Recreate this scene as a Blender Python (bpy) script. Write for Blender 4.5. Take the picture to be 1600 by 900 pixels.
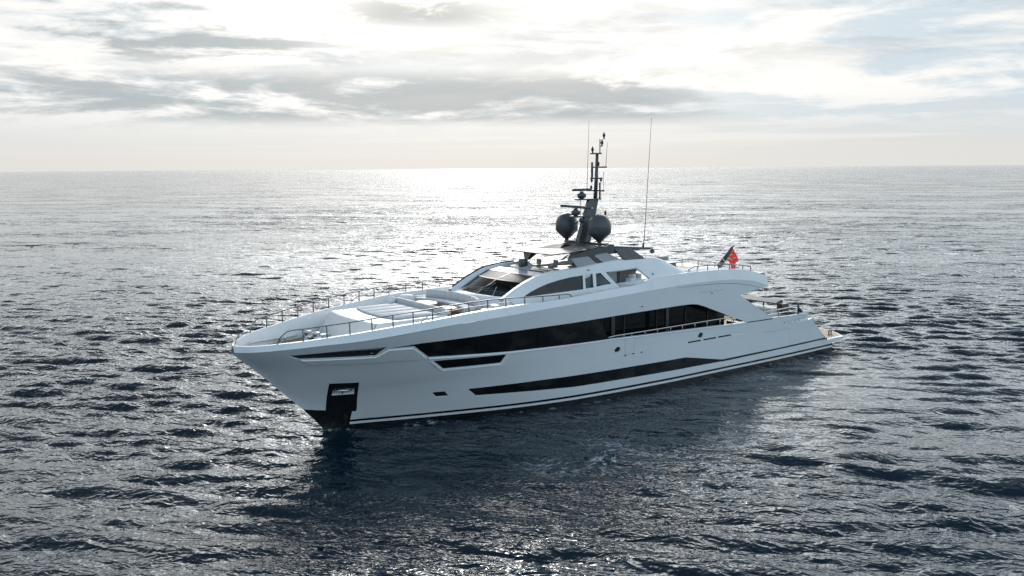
import bpy, bmesh, math, random
import numpy as np
from mathutils import Vector, Matrix
from mathutils.geometry import delaunay_2d_cdt

for o in list(bpy.data.objects):
    bpy.data.objects.remove(o)
random.seed(7)
rng = np.random.default_rng(11)
scene = bpy.context.scene
COL = scene.collection

# ------------------------------------------------------------------ camera
YAW, PITCH, ROLL = math.radians(-126.2), math.atan(187.5 / 1365.0), math.radians(-0.383)
CAM = np.array([60.98, 43.05, 14.16])
_f = np.array([math.cos(YAW) * math.cos(PITCH), math.sin(YAW) * math.cos(PITCH), -math.sin(PITCH)])
_r = np.array([math.sin(YAW), -math.cos(YAW), 0.0])
_u = np.cross(_r, _f)
_r2 = math.cos(ROLL) * _r + math.sin(ROLL) * _u
_u2 = -math.sin(ROLL) * _r + math.cos(ROLL) * _u
cam = bpy.data.cameras.new("camera")
cam.sensor_width = 36.0
cam.lens = 36.0 * 1365.0 / 1600.0
cam.clip_start, cam.clip_end = 0.5, 120000.0
camo = bpy.data.objects.new("camera", cam)
COL.objects.link(camo)
camo.matrix_world = Matrix(((_r2[0], _u2[0], -_f[0], CAM[0]), (_r2[1], _u2[1], -_f[1], CAM[1]),
                            (_r2[2], _u2[2], -_f[2], CAM[2]), (0, 0, 0, 1)))
scene.camera = camo

# ------------------------------------------------------------------ light, sky, exposure
SUN_AZ, SUN_EL = math.radians(-123.0), math.radians(22.5)
sun = bpy.data.lights.new("sun", 'SUN')
sun.energy, sun.angle, sun.color = 2.6, math.radians(4.0), (1.0, 0.96, 0.89)
suno = bpy.data.objects.new("sun", sun)
COL.objects.link(suno)
SUN_DIR = Vector((math.cos(SUN_AZ) * math.cos(SUN_EL), math.sin(SUN_AZ) * math.cos(SUN_EL), math.sin(SUN_EL)))
suno.rotation_euler = SUN_DIR.to_track_quat('Z', 'Y').to_euler()
suno.location = SUN_DIR * 300
scene.view_settings.view_transform = 'Standard'
scene.view_settings.look = 'None'
scene.view_settings.exposure = 0.25
scene.view_settings.gamma = 1.0
scene.view_settings.use_curve_mapping = False
scene.render.engine = 'CYCLES'
scene.cycles.use_denoising = True
scene.cycles.denoising_prefilter = 'NONE'
scene.cycles.max_bounces = 8
scene.cycles.blur_glossy = 1.0
scene.cycles.caustics_reflective = False
scene.cycles.caustics_refractive = False
scene.cycles.sample_clamp_indirect = 8.0
scene.cycles.sample_clamp_direct = 4.0


class NT:
    """small helper for node trees"""
    def __init__(s, tree):
        s.t = tree; s.n = tree.nodes; s.l = tree.links
    def new(s, kind, **kw):
        n = s.n.new(kind)
        for k, v in kw.items():
            setattr(n, k, v)
        return n
    def link(s, a, b): s.l.new(a, b)
    def put(s, sock, v):
        if hasattr(v, 'is_output') or isinstance(v, bpy.types.NodeSocket): s.l.new(v, sock)
        elif v is not None: sock.default_value = v
    def math(s, op, a, b=None, c=None, clamp=False):
        n = s.n.new('ShaderNodeMath'); n.operation = op; n.use_clamp = clamp
        s.put(n.inputs[0], a)
        if b is not None: s.put(n.inputs[1], b)
        if c is not None: s.put(n.inputs[2], c)
        return n.outputs[0]
    def vmath(s, op, a, b=None, scale=None):
        n = s.n.new('ShaderNodeVectorMath'); n.operation = op
        s.put(n.inputs[0], a)
        if b is not None: s.put(n.inputs[1], b)
        if scale is not None: s.put(n.inputs['Scale'], scale)
        return n.outputs['Value'] if op in ('DOT_PRODUCT', 'LENGTH', 'DISTANCE') else n.outputs['Vector']
    def comb(s, x, y, z):
        n = s.n.new('ShaderNodeCombineXYZ')
        for i, v in enumerate((x, y, z)): s.put(n.inputs[i], v)
        return n.outputs[0]
    def sep(s, v):
        n = s.n.new('ShaderNodeSeparateXYZ'); s.put(n.inputs[0], v); return n.outputs
    def ramp(s, v, lo, hi, a=0.0, b=1.0, smooth=True):
        n = s.n.new('ShaderNodeMapRange'); n.interpolation_type = 'SMOOTHSTEP' if smooth else 'LINEAR'
        s.put(n.inputs[0], v)
        for i, q in enumerate((lo, hi, a, b)): n.inputs[i + 1].default_value = q
        return n.outputs[0]
    def mix(s, f, a, b):
        n = s.n.new('ShaderNodeMix'); n.data_type = 'RGBA'; n.clamp_factor = True
        s.put(n.inputs[0], f); s.put(n.inputs[6], a); s.put(n.inputs[7], b)
        return n.outputs[2]
    def noise(s, vec, scale, detail=6.0, rough=0.55, dist=0.0):
        n = s.n.new('ShaderNodeTexNoise'); s.put(n.inputs['Vector'], vec)
        n.inputs['Scale'].default_value = scale; n.inputs['Detail'].default_value = detail
        n.inputs['Roughness'].default_value = rough; n.inputs['Distortion'].default_value = dist
        return n.outputs['Fac']


def build_world():
    w = bpy.data.worlds.new("World"); scene.world = w; w.use_nodes = True
    w.cycles.sampling_method = 'MANUAL'; w.cycles.sample_map_resolution = 2048
    t = NT(w.node_tree); t.n.clear()
    out = t.new('ShaderNodeOutputWorld'); bg = t.new('ShaderNodeBackground')
    sky = t.new('ShaderNodeTexSky', sky_type='NISHITA')
    sky.sun_disc = False; sky.sun_elevation = SUN_EL; sky.sun_rotation = (math.pi / 2 - SUN_AZ) % (2 * math.pi)
    sky.air_density, sky.dust_density, sky.ozone_density = 1.0, 1.5, 1.2
    d = t.new('ShaderNodeTexCoord').outputs['Generated']
    dx, dy, dz = t.sep(d)
    el = t.math('MAXIMUM', dz, 0.0)
    # compass angle measured from the sun's side, positive to the right of it
    sx, sy = math.cos(SUN_AZ), math.sin(SUN_AZ)
    along = t.math('ADD', t.math('MULTIPLY', dx, sx), t.math('MULTIPLY', dy, sy))
    across = t.math('ADD', t.math('MULTIPLY', dx, sy), t.math('MULTIPLY', dy, -sx))
    az = t.math('ARCTAN2', across, along)
    sd = t.vmath('DOT_PRODUCT', d, tuple(SUN_DIR))
    ang = t.math('ARCCOSINE', t.math('MINIMUM', sd, 1.0))
    # one flat cloud layer seen in perspective
    k = t.math('DIVIDE', 1.0, t.math('ADD', el, 0.055))
    p = t.comb(t.math('MULTIPLY', dx, k), t.math('MULTIPLY', dy, k), 0.0)
    n1 = t.noise(p, 0.62, 11.0, 0.60, 0.5)
    # stratus seen edge on: streaks in compass angle and elevation
    q = t.comb(t.math('MULTIPLY', az, 4.2), t.math('MULTIPLY', el, 27.0), 1.7)
    n2 = t.noise(q, 1.0, 10.0, 0.62, 0.45)
    q3 = t.comb(t.math('MULTIPLY', az, 17.0), t.math('MULTIPLY', el, 62.0), 4.2)
    n3 = t.noise(q3, 1.0, 9.0, 0.62, 0.35)
    gq = t.math('DIVIDE', ang, SKY['glow_width'])
    glow = t.math('MULTIPLY', t.math('POWER', 2.718, t.math('MULTIPLY', t.math('MULTIPLY', gq, gq), -1.0)), SKY['glow_near'])
    glow = t.math('MULTIPLY', glow, t.ramp(el, 0.165, 0.34, 0.03, 1.0))
    glow = t.math('ADD', glow, t.math('MULTIPLY', t.math('POWER', 2.718, t.math('MULTIPLY', ang, -1.9)), SKY['glow_wide']))
    # broad bright overcast above the picture, on the sun's side
    wide = t.math('MULTIPLY', t.ramp(el, 0.17, 0.26), t.ramp(el, 0.56, 0.30))
    wide = t.math('MULTIPLY', wide, t.ramp(t.math('ABSOLUTE', t.math('SUBTRACT', az, 0.15)), 1.3, 0.25))
    wide = t.math('MULTIPLY', wide, t.ramp(n1, 0.35, 0.6, 0.55, 1.2))
    wide = t.math('MULTIPLY', wide, SKY['overcast'])
    # base: thin veil, creamy at the horizon, bluer to the right and behind
    right = t.ramp(az, 0.10, 0.50)
    back = t.ramp(t.math('ABSOLUTE', az), 0.9, 2.4)
    veil = t.mix(right, (0.74, 0.785, 0.815, 1), (0.60, 0.705, 0.78, 1))
    low = t.ramp(el, 0.0, 0.085)
    veil = t.mix(low, (0.745, 0.735, 0.705, 1), veil)
    veil = t.mix(back, veil, SKY['back'])
    # sunlit cloud, broken, with ragged edges
    e1 = t.math('ADD', n1, t.math('MULTIPLY', t.math('SUBTRACT', n3, 0.5), 0.35))
    e2 = t.math('ADD', n2, t.math('MULTIPLY', t.math('SUBTRACT', n3, 0.5), 0.45))
    bright = t.math('MAXIMUM', t.ramp(e1, 0.44, 0.60), t.math('MULTIPLY', t.ramp(e2, 0.50, 0.36), t.ramp(az, 0.34, 0.12)))
    bright = t.math('MULTIPLY', bright, t.ramp(el, 0.025, 0.085))
    lit = t.mix(back, (0.98, 0.965, 0.94, 1), (0.98, 1.18, 1.34, 1))
    c = t.mix(bright, veil, lit)
    # long thin streaks low over the horizon
    q4 = t.comb(t.math('MULTIPLY', az, 2.2), t.math('MULTIPLY', el, 75.0), 9.3)
    n4 = t.noise(q4, 1.0, 6.0, 0.55, 0.2)
    st = t.math('MULTIPLY', t.ramp(n4, 0.50, 0.66), t.math('MULTIPLY', t.ramp(el, 0.008, 0.03), t.ramp(el, 0.075, 0.05)))
    c = t.mix(t.math('MULTIPLY', st, 0.6), c, (0.86, 0.84, 0.81, 1))
    # grey bank low over the horizon, left of and below the sun
    band = t.math('MULTIPLY', t.ramp(el, 0.044, 0.060), t.ramp(el, 0.118, 0.090))
    band = t.math('MULTIPLY', band, t.ramp(az, 0.36, 0.18))
    gm = t.math('MULTIPLY', band, t.ramp(e2, 0.38, 0.56))
    top = t.math('MULTIPLY', t.ramp(el, 0.092, 0.125), t.ramp(az, 0.0, -0.24))
    gm2 = t.math('MULTIPLY', top, t.ramp(e2, 0.44, 0.58))
    spot = t.math('MULTIPLY', t.ramp(t.math('ABSOLUTE', t.math('SUBTRACT', az, -0.045)), 0.15, 0.02), t.ramp(el, 0.145, 0.165))
    gm3 = t.math('MULTIPLY', spot, t.ramp(t.math('ADD', e2, t.math('MULTIPLY', t.math('SUBTRACT', n3, 0.5), 0.6)), 0.30, 0.56))
    gm3 = t.math('MULTIPLY', gm3, t.ramp(el, 0.26, 0.2))
    gm4 = t.math('MULTIPLY', t.math('MULTIPLY', t.ramp(e2, 0.47, 0.64), 0.40), t.math('MULTIPLY', t.ramp(el, 0.095, 0.13), t.ramp(az, 0.8, 0.5)))
    g = t.math('MAXIMUM', t.math('MAXIMUM', t.math('MULTIPLY', gm, 0.80), t.math('MULTIPLY', gm2, 0.85)), t.math('MAXIMUM', t.math('MULTIPLY', gm3, 0.9), gm4))
    c = t.mix(g, c, (0.375, 0.435, 0.475, 1))
    # blend with the clear sky, then the sun's glow through the cloud
    nish = t.vmath('SCALE', sky.outputs[0], scale=0.1)
    c = t.mix(t.ramp(el, 0.03, 0.35, 0.02, SKY['nishita']), c, nish)
    gl = t.vmath('SCALE', (1.0, 0.98, 0.95), scale=t.math('MULTIPLY', glow, t.math('SUBTRACT', 1.0, t.math('MULTIPLY', g, 0.9))))
    c = t.vmath('ADD', c, gl)
    c = t.vmath('ADD', c, t.vmath('SCALE', (0.90, 0.99, 1.03), scale=wide))
    # thinner, bluer and darker overhead
    c = t.vmath('MULTIPLY', c, t.mix(t.ramp(el, 0.38, 0.95), (1, 1, 1, 1), (0.38, 0.47, 0.58, 1)))
    c = t.vmath('SCALE', c, scale=10.0 * SKY['gain'])
    t.link(c, bg.inputs[0]); bg.inputs[1].default_value = 0.1
    t.link(bg.outputs[0], out.inputs[0])


SKY = dict(glow_near=7.0, glow_width=0.25, glow_wide=0.20, overcast=3.1, back=(0.95, 1.30, 1.55, 1), nishita=0.2, gain=0.80)
build_world()

# ------------------------------------------------------------------ mesh helpers
def tag(o, label=None, cat=None, group=None, kind=None):
    for k, v in (('label', label), ('category', cat), ('group', group), ('kind', kind)):
        if v: o[k] = v
    return o


def thing(name, loc, label, cat, group=None):
    o = bpy.data.objects.new(name, None); o.empty_display_size = 0.5
    COL.objects.link(o); o.location = loc
    return tag(o, label, cat, group)


class MB:
    """collects vertices, faces and (optional) per-vertex normals; builds ONE mesh object"""
    def __init__(s): s.v = []; s.f = []; s.sm = []; s.nrm = {}; s.mi = []; s.m = 0
    def add(s, vs, fs, smooth=False, normals=None):
        b = len(s.v); s.v += [tuple(map(float, q)) for q in vs]
        for f in fs: s.f.append(tuple(b + i for i in f)); s.sm.append(smooth); s.mi.append(s.m)
        if normals is not None:
            for i, n in enumerate(normals): s.nrm[b + i] = tuple(n)
        return s
    def box(s, c, size, rz=0.0, ry=0.0, rx=0.0, bev=0.0, taper=1.0):
        M = Matrix.Translation(c) @ Matrix.Rotation(rz, 4, 'Z') @ Matrix.Rotation(ry, 4, 'Y') @ Matrix.Rotation(rx, 4, 'X')
        bm = bmesh.new(); bmesh.ops.create_cube(bm, size=1.0)
        for q in bm.verts:
            k = taper if q.co.z > 0 else 1.0
            q.co = Vector((q.co.x * size[0] * k, q.co.y * size[1] * k, q.co.z * size[2]))
        if bev > 0: bmesh.ops.bevel(bm, geom=bm.edges[:], offset=bev, segments=3, profile=0.6, affect='EDGES')
        bm.verts.index_update()
        s.add([M @ q.co for q in bm.verts], [[q.index for q in f.verts] for f in bm.faces], bev > 0)
        bm.free(); return s
    def tube(s, pts, r, n=8, cap=True, r2=None):
        pts = [Vector(p) for p in pts]; vs = []; fs = []
        up = Vector((0, 0, 1)); prev = None
        for i, p in enumerate(pts):
            a = pts[max(i - 1, 0)]; b = pts[min(i + 1, len(pts) - 1)]
            t = (b - a).normalized()
            if prev is None:
                x = t.cross(up if abs(t.z) < 0.95 else Vector((1, 0, 0))).normalized()
            else: x = (prev - t * prev.dot(t)).normalized()
            prev = x; y = t.cross(x)
            rr = r if r2 is None else r + (r2 - r) * i / (len(pts) - 1)
            for k in range(n):
                an = 2 * math.pi * k / n
                vs.append(p + (x * math.cos(an) + y * math.sin(an)) * rr)
        for i in range(len(pts) - 1):
            for k in range(n):
                a = i * n + k; b = i * n + (k + 1) % n
                fs.append((a, b, b + n, a + n))
        if cap:
            fs.append(tuple(range(n - 1, -1, -1))); fs.append(tuple(range((len(pts) - 1) * n, len(pts) * n)))
        return s.add(vs, fs, n > 6)
    def loft(s, rings, closed=True, caps=True, smooth=True):
        n = len(rings[0]); vs = [q for r in rings for q in r]; fs = []
        for i in range(len(rings) - 1):
            for k in range(n if closed else n - 1):
                a = i * n + k; b = i * n + (k + 1) % n
                fs.append((a, b, b + n, a + n))
        if caps and closed:
            fs.append(tuple(range(n - 1, -1, -1))); fs.append(tuple(range((len(rings) - 1) * n, len(rings) * n)))
        return s.add(vs, fs, smooth)
    def lathe(s, prof, c=(0, 0, 0), n=24, smooth=True):
        rings = [[(c[0] + r * math.cos(2 * math.pi * k / n), c[1] + r * math.sin(2 * math.pi * k / n), c[2] + z) for k in range(n)] for r, z in prof]
        return s.loft(rings, smooth=smooth)
    def prism(s, poly, axis, a, b, smooth=False):
        """extrude a 2D polygon along an axis from a to b"""
        def P(u, v, w): return {'x': (w, u, v), 'y': (u, w, v), 'z': (u, v, w)}[axis]
        return s.loft([[P(u, v, a) for u, v in poly], [P(u, v, b) for u, v in poly]], smooth=smooth)
    def build(s, name, mat, parent=None, bevel=0.0, weld=False):
        me = bpy.data.meshes.new(name)
        me.from_pydata(s.v, [], s.f)
        for m in (mat if isinstance(mat, (list, tuple)) else [mat]): me.materials.append(m)
        me.polygons.foreach_set('use_smooth', s.sm)
        me.polygons.foreach_set('material_index', s.mi)
        if s.nrm:
            me.update()
            N = np.zeros((len(s.v), 3)); 
            vn = np.zeros(len(s.v) * 3); me.vertices.foreach_get('normal', vn); N[:] = vn.reshape(-1, 3)
            for i, n in s.nrm.items(): N[i] = n
            me.normals_split_custom_set_from_vertices(N.tolist())
        if weld or not s.nrm:
            bm = bmesh.new(); bm.from_mesh(me)
            if weld: bmesh.ops.remove_doubles(bm, verts=bm.verts, dist=1e-4)
            if not s.nrm: bmesh.ops.recalc_face_normals(bm, faces=bm.faces)
            bm.to_mesh(me); bm.free()
        o = bpy.data.objects.new(name, me); COL.objects.link(o)
        if parent is not None:
            o.parent = parent
            if parent.type == 'EMPTY': o.matrix_parent_inverse = Matrix.Translation(parent.location).inverted()
        if bevel > 0:
            md = o.modifiers.new('bevel', 'BEVEL'); md.width = bevel; md.segments = 2; md.limit_method = 'ANGLE'
            md.harden_normals = False
        return o


def resample(poly, step, closed=True):
    out = []
    n = len(poly)
    for i in range(n if closed else n - 1):
        a = np.array(poly[i]); b = np.array(poly[(i + 1) % n])
        k = max(1, int(math.ceil(np.linalg.norm(b - a) / step)))
        for j in range(k): out.append(tuple(a + (b - a) * j / k))
    if not closed: out.append(tuple(poly[-1]))
    return out


def inside(pts, poly):
    x, y = pts[:, 0], pts[:, 1]; c = np.zeros(len(pts), bool); n = len(poly)
    for i in range(n):
        x1, y1 = poly[i]; x2, y2 = poly[(i + 1) % n]
        m = ((y1 > y) != (y2 > y))
        with np.errstate(divide='ignore', invalid='ignore'):
            c ^= m & (x < (x2 - x1) * (y - y1) / (y2 - y1 + 1e-30) + x1)
    return c


def near_edges(pts, poly, d):
    m = np.zeros(len(pts), bool)
    for i in range(len(poly)):
        a = np.array(poly[i]); b = np.array(poly[(i + 1) % len(poly)]); ab = b - a
        t = np.clip(((pts - a) @ ab) / (ab @ ab + 1e-12), 0, 1)
        m |= np.linalg.norm(pts - (a + t[:, None] * ab), axis=1) < d
    return m


def surf_eval(S, uv, off=0.0):
    """points and outward normals of a surface S(u,v)->(...,3)"""
    u, v = uv[:, 0], uv[:, 1]; e = 0.02
    P = S(u, v)
    N = np.cross(S(u, v + e) - S(u, v - e), S(u + e, v) - S(u - e, v))
    N /= np.linalg.norm(N, axis=1)[:, None] + 1e-12
    return P + N * off, N


def panel(mb, S, outline, holes=(), off=0.0, step=0.3, flip=1.0, mirror=False, reveal=None, shallow=None):
    """triangulated patch of surface S inside an outline, with holes; reveal = depth of the hole sides"""
    loops = [resample(outline, step)] + [resample(h, step) for h in holes]
    pts = []; edges = []
    for lp in loops:
        b = len(pts); pts += lp; edges += [(b + i, b + (i + 1) % len(lp)) for i in range(len(lp))]
    A = np.array(outline); lo, hi = A.min(0), A.max(0)
    gx, gy = np.meshgrid(np.arange(lo[0] + step * .5, hi[0], step), np.arange(lo[1] + step * .5, hi[1], step))
    G = np.stack([gx.ravel(), gy.ravel()], 1)
    if len(G):
        k = inside(G, outline)
        for h in holes: k &= ~inside(G, h)
        G = G[k]
        for lp in [outline] + list(holes):
            if len(G): G = G[~near_edges(G, lp, step * 0.35)]
        pts += [tuple(g) for g in G]
    r = delaunay_2d_cdt([Vector(p) for p in pts], edges, [], 0, 1e-5)
    V = np.array([tuple(q) for q in r[0]]); T = [tuple(f) for f in r[2]]
    C = np.array([V[list(f)].mean(0) for f in T])
    k = inside(C, outline)
    for h in holes: k &= ~inside(C, h)
    P, N = surf_eval(S, V, off)
    N = N * flip
    if mirror: P = P * [1, -1, 1]; N = N * [1, -1, 1]
    F = []
    for f, ok in zip(T, k):
        if not ok: continue
        a, b, c = P[f[0]], P[f[1]], P[f[2]]
        n = np.cross(b - a, c - a)
        F.append(f if n @ (N[f[0]] + N[f[1]] + N[f[2]]) > 0 else f[::-1])
    mb.add(P, F, True, N)
    if reveal:
        for k_, lp in enumerate(loops[1:]):
            dep = shallow.get(k_, reveal) if shallow else reveal
            uv = np.array(lp); P0, N0 = surf_eval(S, uv, off); P1 = P0 - N0 * flip * dep
            if mirror: P0 = P0 * [1, -1, 1]; P1 = P1 * [1, -1, 1]
            n = len(lp)
            for i in range(n):
                j = (i + 1) % n
                mb.add([P0[i], P0[j], P1[j], P1[i]], [(0, 1, 2, 3)])
    return mb


def edge_band(mb, S, poly, off0, off1, step=0.3, flip=1.0):
    """side walls of a raised panel"""
    uv = np.array(resample(poly, step)); P0, N0 = surf_eval(S, uv, 0.0)
    A = P0 + N0 * flip * off0; B = P0 + N0 * flip * off1; n = len(uv)
    for i in range(n):
        j = (i + 1) % n; mb.add([A[i], A[j], B[j], B[i]], [(0, 1, 2, 3)])


def clip_x(poly, lo, hi):
    def half(pl, x0, sgn):
        out = []
        for i in range(len(pl)):
            a, b = pl[i], pl[(i + 1) % len(pl)]
            ia, ib = sgn * (a[0] - x0) >= 0, sgn * (b[0] - x0) >= 0
            if ia: out.append(a)
            if ia != ib:
                t = (x0 - a[0]) / (b[0] - a[0]); out.append((x0, a[1] + t * (b[1] - a[1])))
        return out
    return half(half(poly, lo, 1), hi, -1)


def tab(pts):
    """monotone cubic through points"""
    a = np.array(sorted(pts), float); xs, ys = a[:, 0], a[:, 1]
    h = np.diff(xs); d = np.diff(ys) / h; m = np.zeros(len(xs)); m[0], m[-1] = d[0], d[-1]
    for i in range(1, len(xs) - 1):
        if d[i - 1] * d[i] > 0:
            w1 = 2 * h[i] + h[i - 1]; w2 = h[i] + 2 * h[i - 1]
            m[i] = (w1 + w2) / (w1 / d[i - 1] + w2 / d[i])
    def f(x):
        x = np.clip(np.asarray(x, float), xs[0], xs[-1])
        i = np.clip(np.searchsorted(xs, x) - 1, 0, len(xs) - 2); t = (x - xs[i]) / h[i]
        return ys[i] * (2 * t**3 - 3 * t**2 + 1) + h[i] * m[i] * (t**3 - 2 * t**2 + t) + ys[i + 1] * (-2 * t**3 + 3 * t**2) + h[i] * m[i + 1] * (t**3 - t**2)
    return f


# ------------------------------------------------------------------ materials
def principled(name, color, rough=0.4, metal=0.0, coat=0.0, ior=1.5, spec=0.5):
    m = bpy.data.materials.new(name); m.use_nodes = True
    t = NT(m.node_tree); b = t.n['Principled BSDF']
    b.inputs['Base Color'].default_value = (*color, 1); b.inputs['Roughness'].default_value = rough
    b.inputs['Metallic'].default_value = metal; b.inputs['Coat Weight'].default_value = coat
    b.inputs['Coat Roughness'].default_value = 0.08
    b.inputs['IOR'].default_value = ior; b.inputs['Specular IOR Level'].default_value = spec
    return m, t, b


def vary(t, b, color, amount, scale, stretch=(1, 1, 1), rough=None):
    """a little unevenness in colour and gloss"""
    co = t.new('ShaderNodeTexCoord').outputs['Object']
    co = t.vmath('MULTIPLY', co, stretch)
    n = t.noise(co, scale, 5.0, 0.6)
    c = t.mix(t.ramp(n, 0.3, 0.7), (*[q * (1 - amount) for q in color], 1), (*[min(1, q * (1 + amount)) for q in color], 1))
    t.link(c, b.inputs['Base Color'])
    if rough: t.link(t.ramp(n, 0.25, 0.75, rough[0], rough[1]), b.inputs['Roughness'])
    return c


def make_materials():
    M = {}
    # hull paint: white topsides, black bands near the waterline
    m, t, b = principled('hull_paint', (0.78, 0.79, 0.80), 0.22, 0, 0.35)
    co = t.new('ShaderNodeTexCoord').outputs['Object']; x, y, z = t.sep(co)
    boot = t.math('LESS_THAN', z, 0.31)
    s1 = t.math('MULTIPLY', t.math('LESS_THAN', z, 0.60), t.math('GREATER_THAN', z, 0.46))
    s1 = t.math('MULTIPLY', s1, t.math('LESS_THAN', x, 40.8))
    blk = t.math('MAXIMUM', boot, s1)
    n = t.noise(t.vmath('MULTIPLY', co, (0.25, 0.25, 0.6)), 1.0, 5.0, 0.55)
    wc = t.mix(t.ramp(n, 0.3, 0.7), (0.755, 0.77, 0.785, 1), (0.80, 0.81, 0.82, 1))
    # faint salt and water streaks low on the topsides
    st = t.noise(t.vmath('MULTIPLY', co, (3.0, 3.0, 0.22)), 1.0, 6.0, 0.62)
    stf = t.math('MULTIPLY', t.ramp(st, 0.55, 0.8), t.ramp(z, 2.6, 0.4, 0.0, 0.16))
    wc = t.mix(stf, wc, (0.55, 0.56, 0.54, 1))
    bn = t.noise(t.vmath('MULTIPLY', co, (1.2, 1.2, 5.0)), 1.0, 5.0, 0.6)
    bc = t.mix(t.ramp(bn, 0.4, 0.75), (0.006, 0.007, 0.009, 1), (0.02, 0.022, 0.022, 1))
    t.link(t.mix(blk, wc, bc), b.inputs['Base Color'])
    t.link(t.ramp(n, 0.3, 0.7, 0.10, 0.20), b.inputs['Roughness'])
    M['hull'] = m
    m, t, b = principled('white_gelcoat', (0.80, 0.80, 0.80), 0.28, 0, 0.4); vary(t, b, (0.79, 0.795, 0.80), 0.03, 0.7, rough=(0.22, 0.36)); M['white'] = m
    m, t, b = principled('deck_white', (0.76, 0.76, 0.75), 0.55); vary(t, b, (0.75, 0.75, 0.74), 0.05, 1.4); M['deckwhite'] = m
    m, t, b = principled('cushion_fabric', (0.62, 0.63, 0.64), 0.85)
    c = vary(t, b, (0.55, 0.555, 0.57), 0.06, 2.2)
    bp = t.new('ShaderNodeBump'); bp.inputs['Strength'].default_value = 0.25; bp.inputs['Distance'].default_value = 0.02
    t.link(t.noise(t.new('ShaderNodeTexCoord').outputs['Object'], 3.5, 4, 0.5), bp.inputs['Height']); t.link(bp.outputs[0], b.inputs['Normal']); M['fabric'] = m
    m, t, b = principled('white_fabric', (0.76, 0.76, 0.75), 0.8); vary(t, b, (0.76, 0.76, 0.75), 0.04, 2.0); M['whitefabric'] = m
    m, t, b = principled('grey_fabric', (0.40, 0.41, 0.42), 0.8); vary(t, b, (0.42, 0.42, 0.43), 0.08, 3.0); M['greyfabric'] = m
    # teak with caulking lines along the deck
    m, t, b = principled('teak', (0.33, 0.22, 0.13), 0.6)
    co = t.new('ShaderNodeTexCoord').outputs['Object']; x, y, z = t.sep(co)
    pl = t.math('FRACT', t.math('MULTIPLY', y, 9.0))
    pid = t.math('FLOOR', t.math('MULTIPLY', y, 9.0))
    g = t.noise(t.comb(t.math('MULTIPLY', x, 0.8), t.math('MULTIPLY', pid, 3.7), 0.0), 1.0, 3.0, 0.6)
    g2 = t.noise(t.vmath('MULTIPLY', co, (2.0, 30.0, 1.0)), 1.0, 4.0, 0.6)
    c = t.mix(t.math('MULTIPLY', t.math('ADD', g, g2), 0.5), (0.22, 0.15, 0.095, 1), (0.42, 0.31, 0.21, 1))
    c = t.mix(t.math('LESS_THAN', pl, 0.07), c, (0.03, 0.028, 0.025, 1))
    t.link(c, b.inputs['Base Color']); M['teak'] = m
    m, t, b = principled('table_wood', (0.62, 0.46, 0.28), 0.4, 0, 0.3)
    co = t.new('ShaderNodeTexCoord').outputs['Object']
    g = t.noise(t.vmath('MULTIPLY', co, (3.0, 22.0, 3.0)), 1.0, 5.0, 0.6)
    t.link(t.mix(t.ramp(g, 0.3, 0.7), (0.52, 0.38, 0.22, 1), (0.68, 0.53, 0.35, 1)), b.inputs['Base Color']); M['wood'] = m
    m, t, b = principled('brown_wood', (0.16, 0.09, 0.06), 0.35, 0, 0.4); vary(t, b, (0.075, 0.045, 0.035), 0.25, 4, (1, 1, 6)); M['brown'] = m
    # tinted glass: near-black and glossy, with faint lighter shapes of the rooms behind
    m, t, b = principled('dark_glass', (0.012, 0.014, 0.016), 0.03, 0, 0.0, 1.5, 0.45)
    co = t.new('ShaderNodeTexCoord').outputs['Object']
    n = t.noise(t.vmath('MULTIPLY', co, (0.7, 0.7, 1.3)), 1.0, 3.0, 0.5)
    t.link(t.mix(t.ramp(n, 0.45, 0.7), (0.007, 0.008, 0.009, 1), (0.022, 0.024, 0.025, 1)), b.inputs['Base Color']); M['glass'] = m
    # see-through tinted windscreen
    m = bpy.data.materials.new('windscreen_glass'); m.use_nodes = True; t = NT(m.node_tree); t.n.clear()
    out = t.new('ShaderNodeOutputMaterial'); tr = t.new('ShaderNodeBsdfTransparent'); gl = t.new('ShaderNodeBsdfGlossy')
    tr.inputs[0].default_value = (0.40, 0.46, 0.48, 1); gl.inputs['Roughness'].default_value = 0.02
    fr = t.new('ShaderNodeFresnel'); fr.inputs[0].default_value = 1.25
    mx = t.new('ShaderNodeMixShader'); t.link(t.math('MULTIPLY', fr.outputs[0], 0.16), mx.inputs[0])
    t.link(tr.outputs[0], mx.inputs[1]); t.link(gl.outputs[0], mx.inputs[2]); t.link(mx.outputs[0], out.inputs[0]); M['clear'] = m
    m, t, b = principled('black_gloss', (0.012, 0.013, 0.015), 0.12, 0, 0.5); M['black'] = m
    m, t, b = principled('black_matt', (0.02, 0.021, 0.023), 0.5); vary(t, b, (0.02, 0.021, 0.023), 0.3, 3.0); M['matt'] = m
    m, t, b = principled('dark_grey_paint', (0.06, 0.065, 0.072), 0.3, 0, 0.3); vary(t, b, (0.06, 0.065, 0.072), 0.12, 1.5, rough=(0.22, 0.4)); M['dgrey'] = m
    m, t, b = principled('hardtop_paint', (0.13, 0.127, 0.122), 0.6, 0, 0.0, 1.5, 0.15); vary(t, b, (0.13, 0.127, 0.122), 0.10, 1.0, (1, 3, 1), rough=(0.52, 0.66)); M['roof'] = m
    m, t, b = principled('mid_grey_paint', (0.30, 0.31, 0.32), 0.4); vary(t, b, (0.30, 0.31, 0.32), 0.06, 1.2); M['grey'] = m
    m, t, b = principled('dome_grey', (0.065, 0.07, 0.078), 0.36, 0, 0.1); vary(t, b, (0.065, 0.07, 0.078), 0.12, 2.0, rough=(0.28, 0.45)); M['dome'] = m
    m, t, b = principled('stainless', (0.62, 0.63, 0.64), 0.2, 1.0); M['steel'] = m
    m, t, b = principled('stanchion_metal', (0.16, 0.165, 0.17), 0.35, 0.8); M['post'] = m
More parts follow.
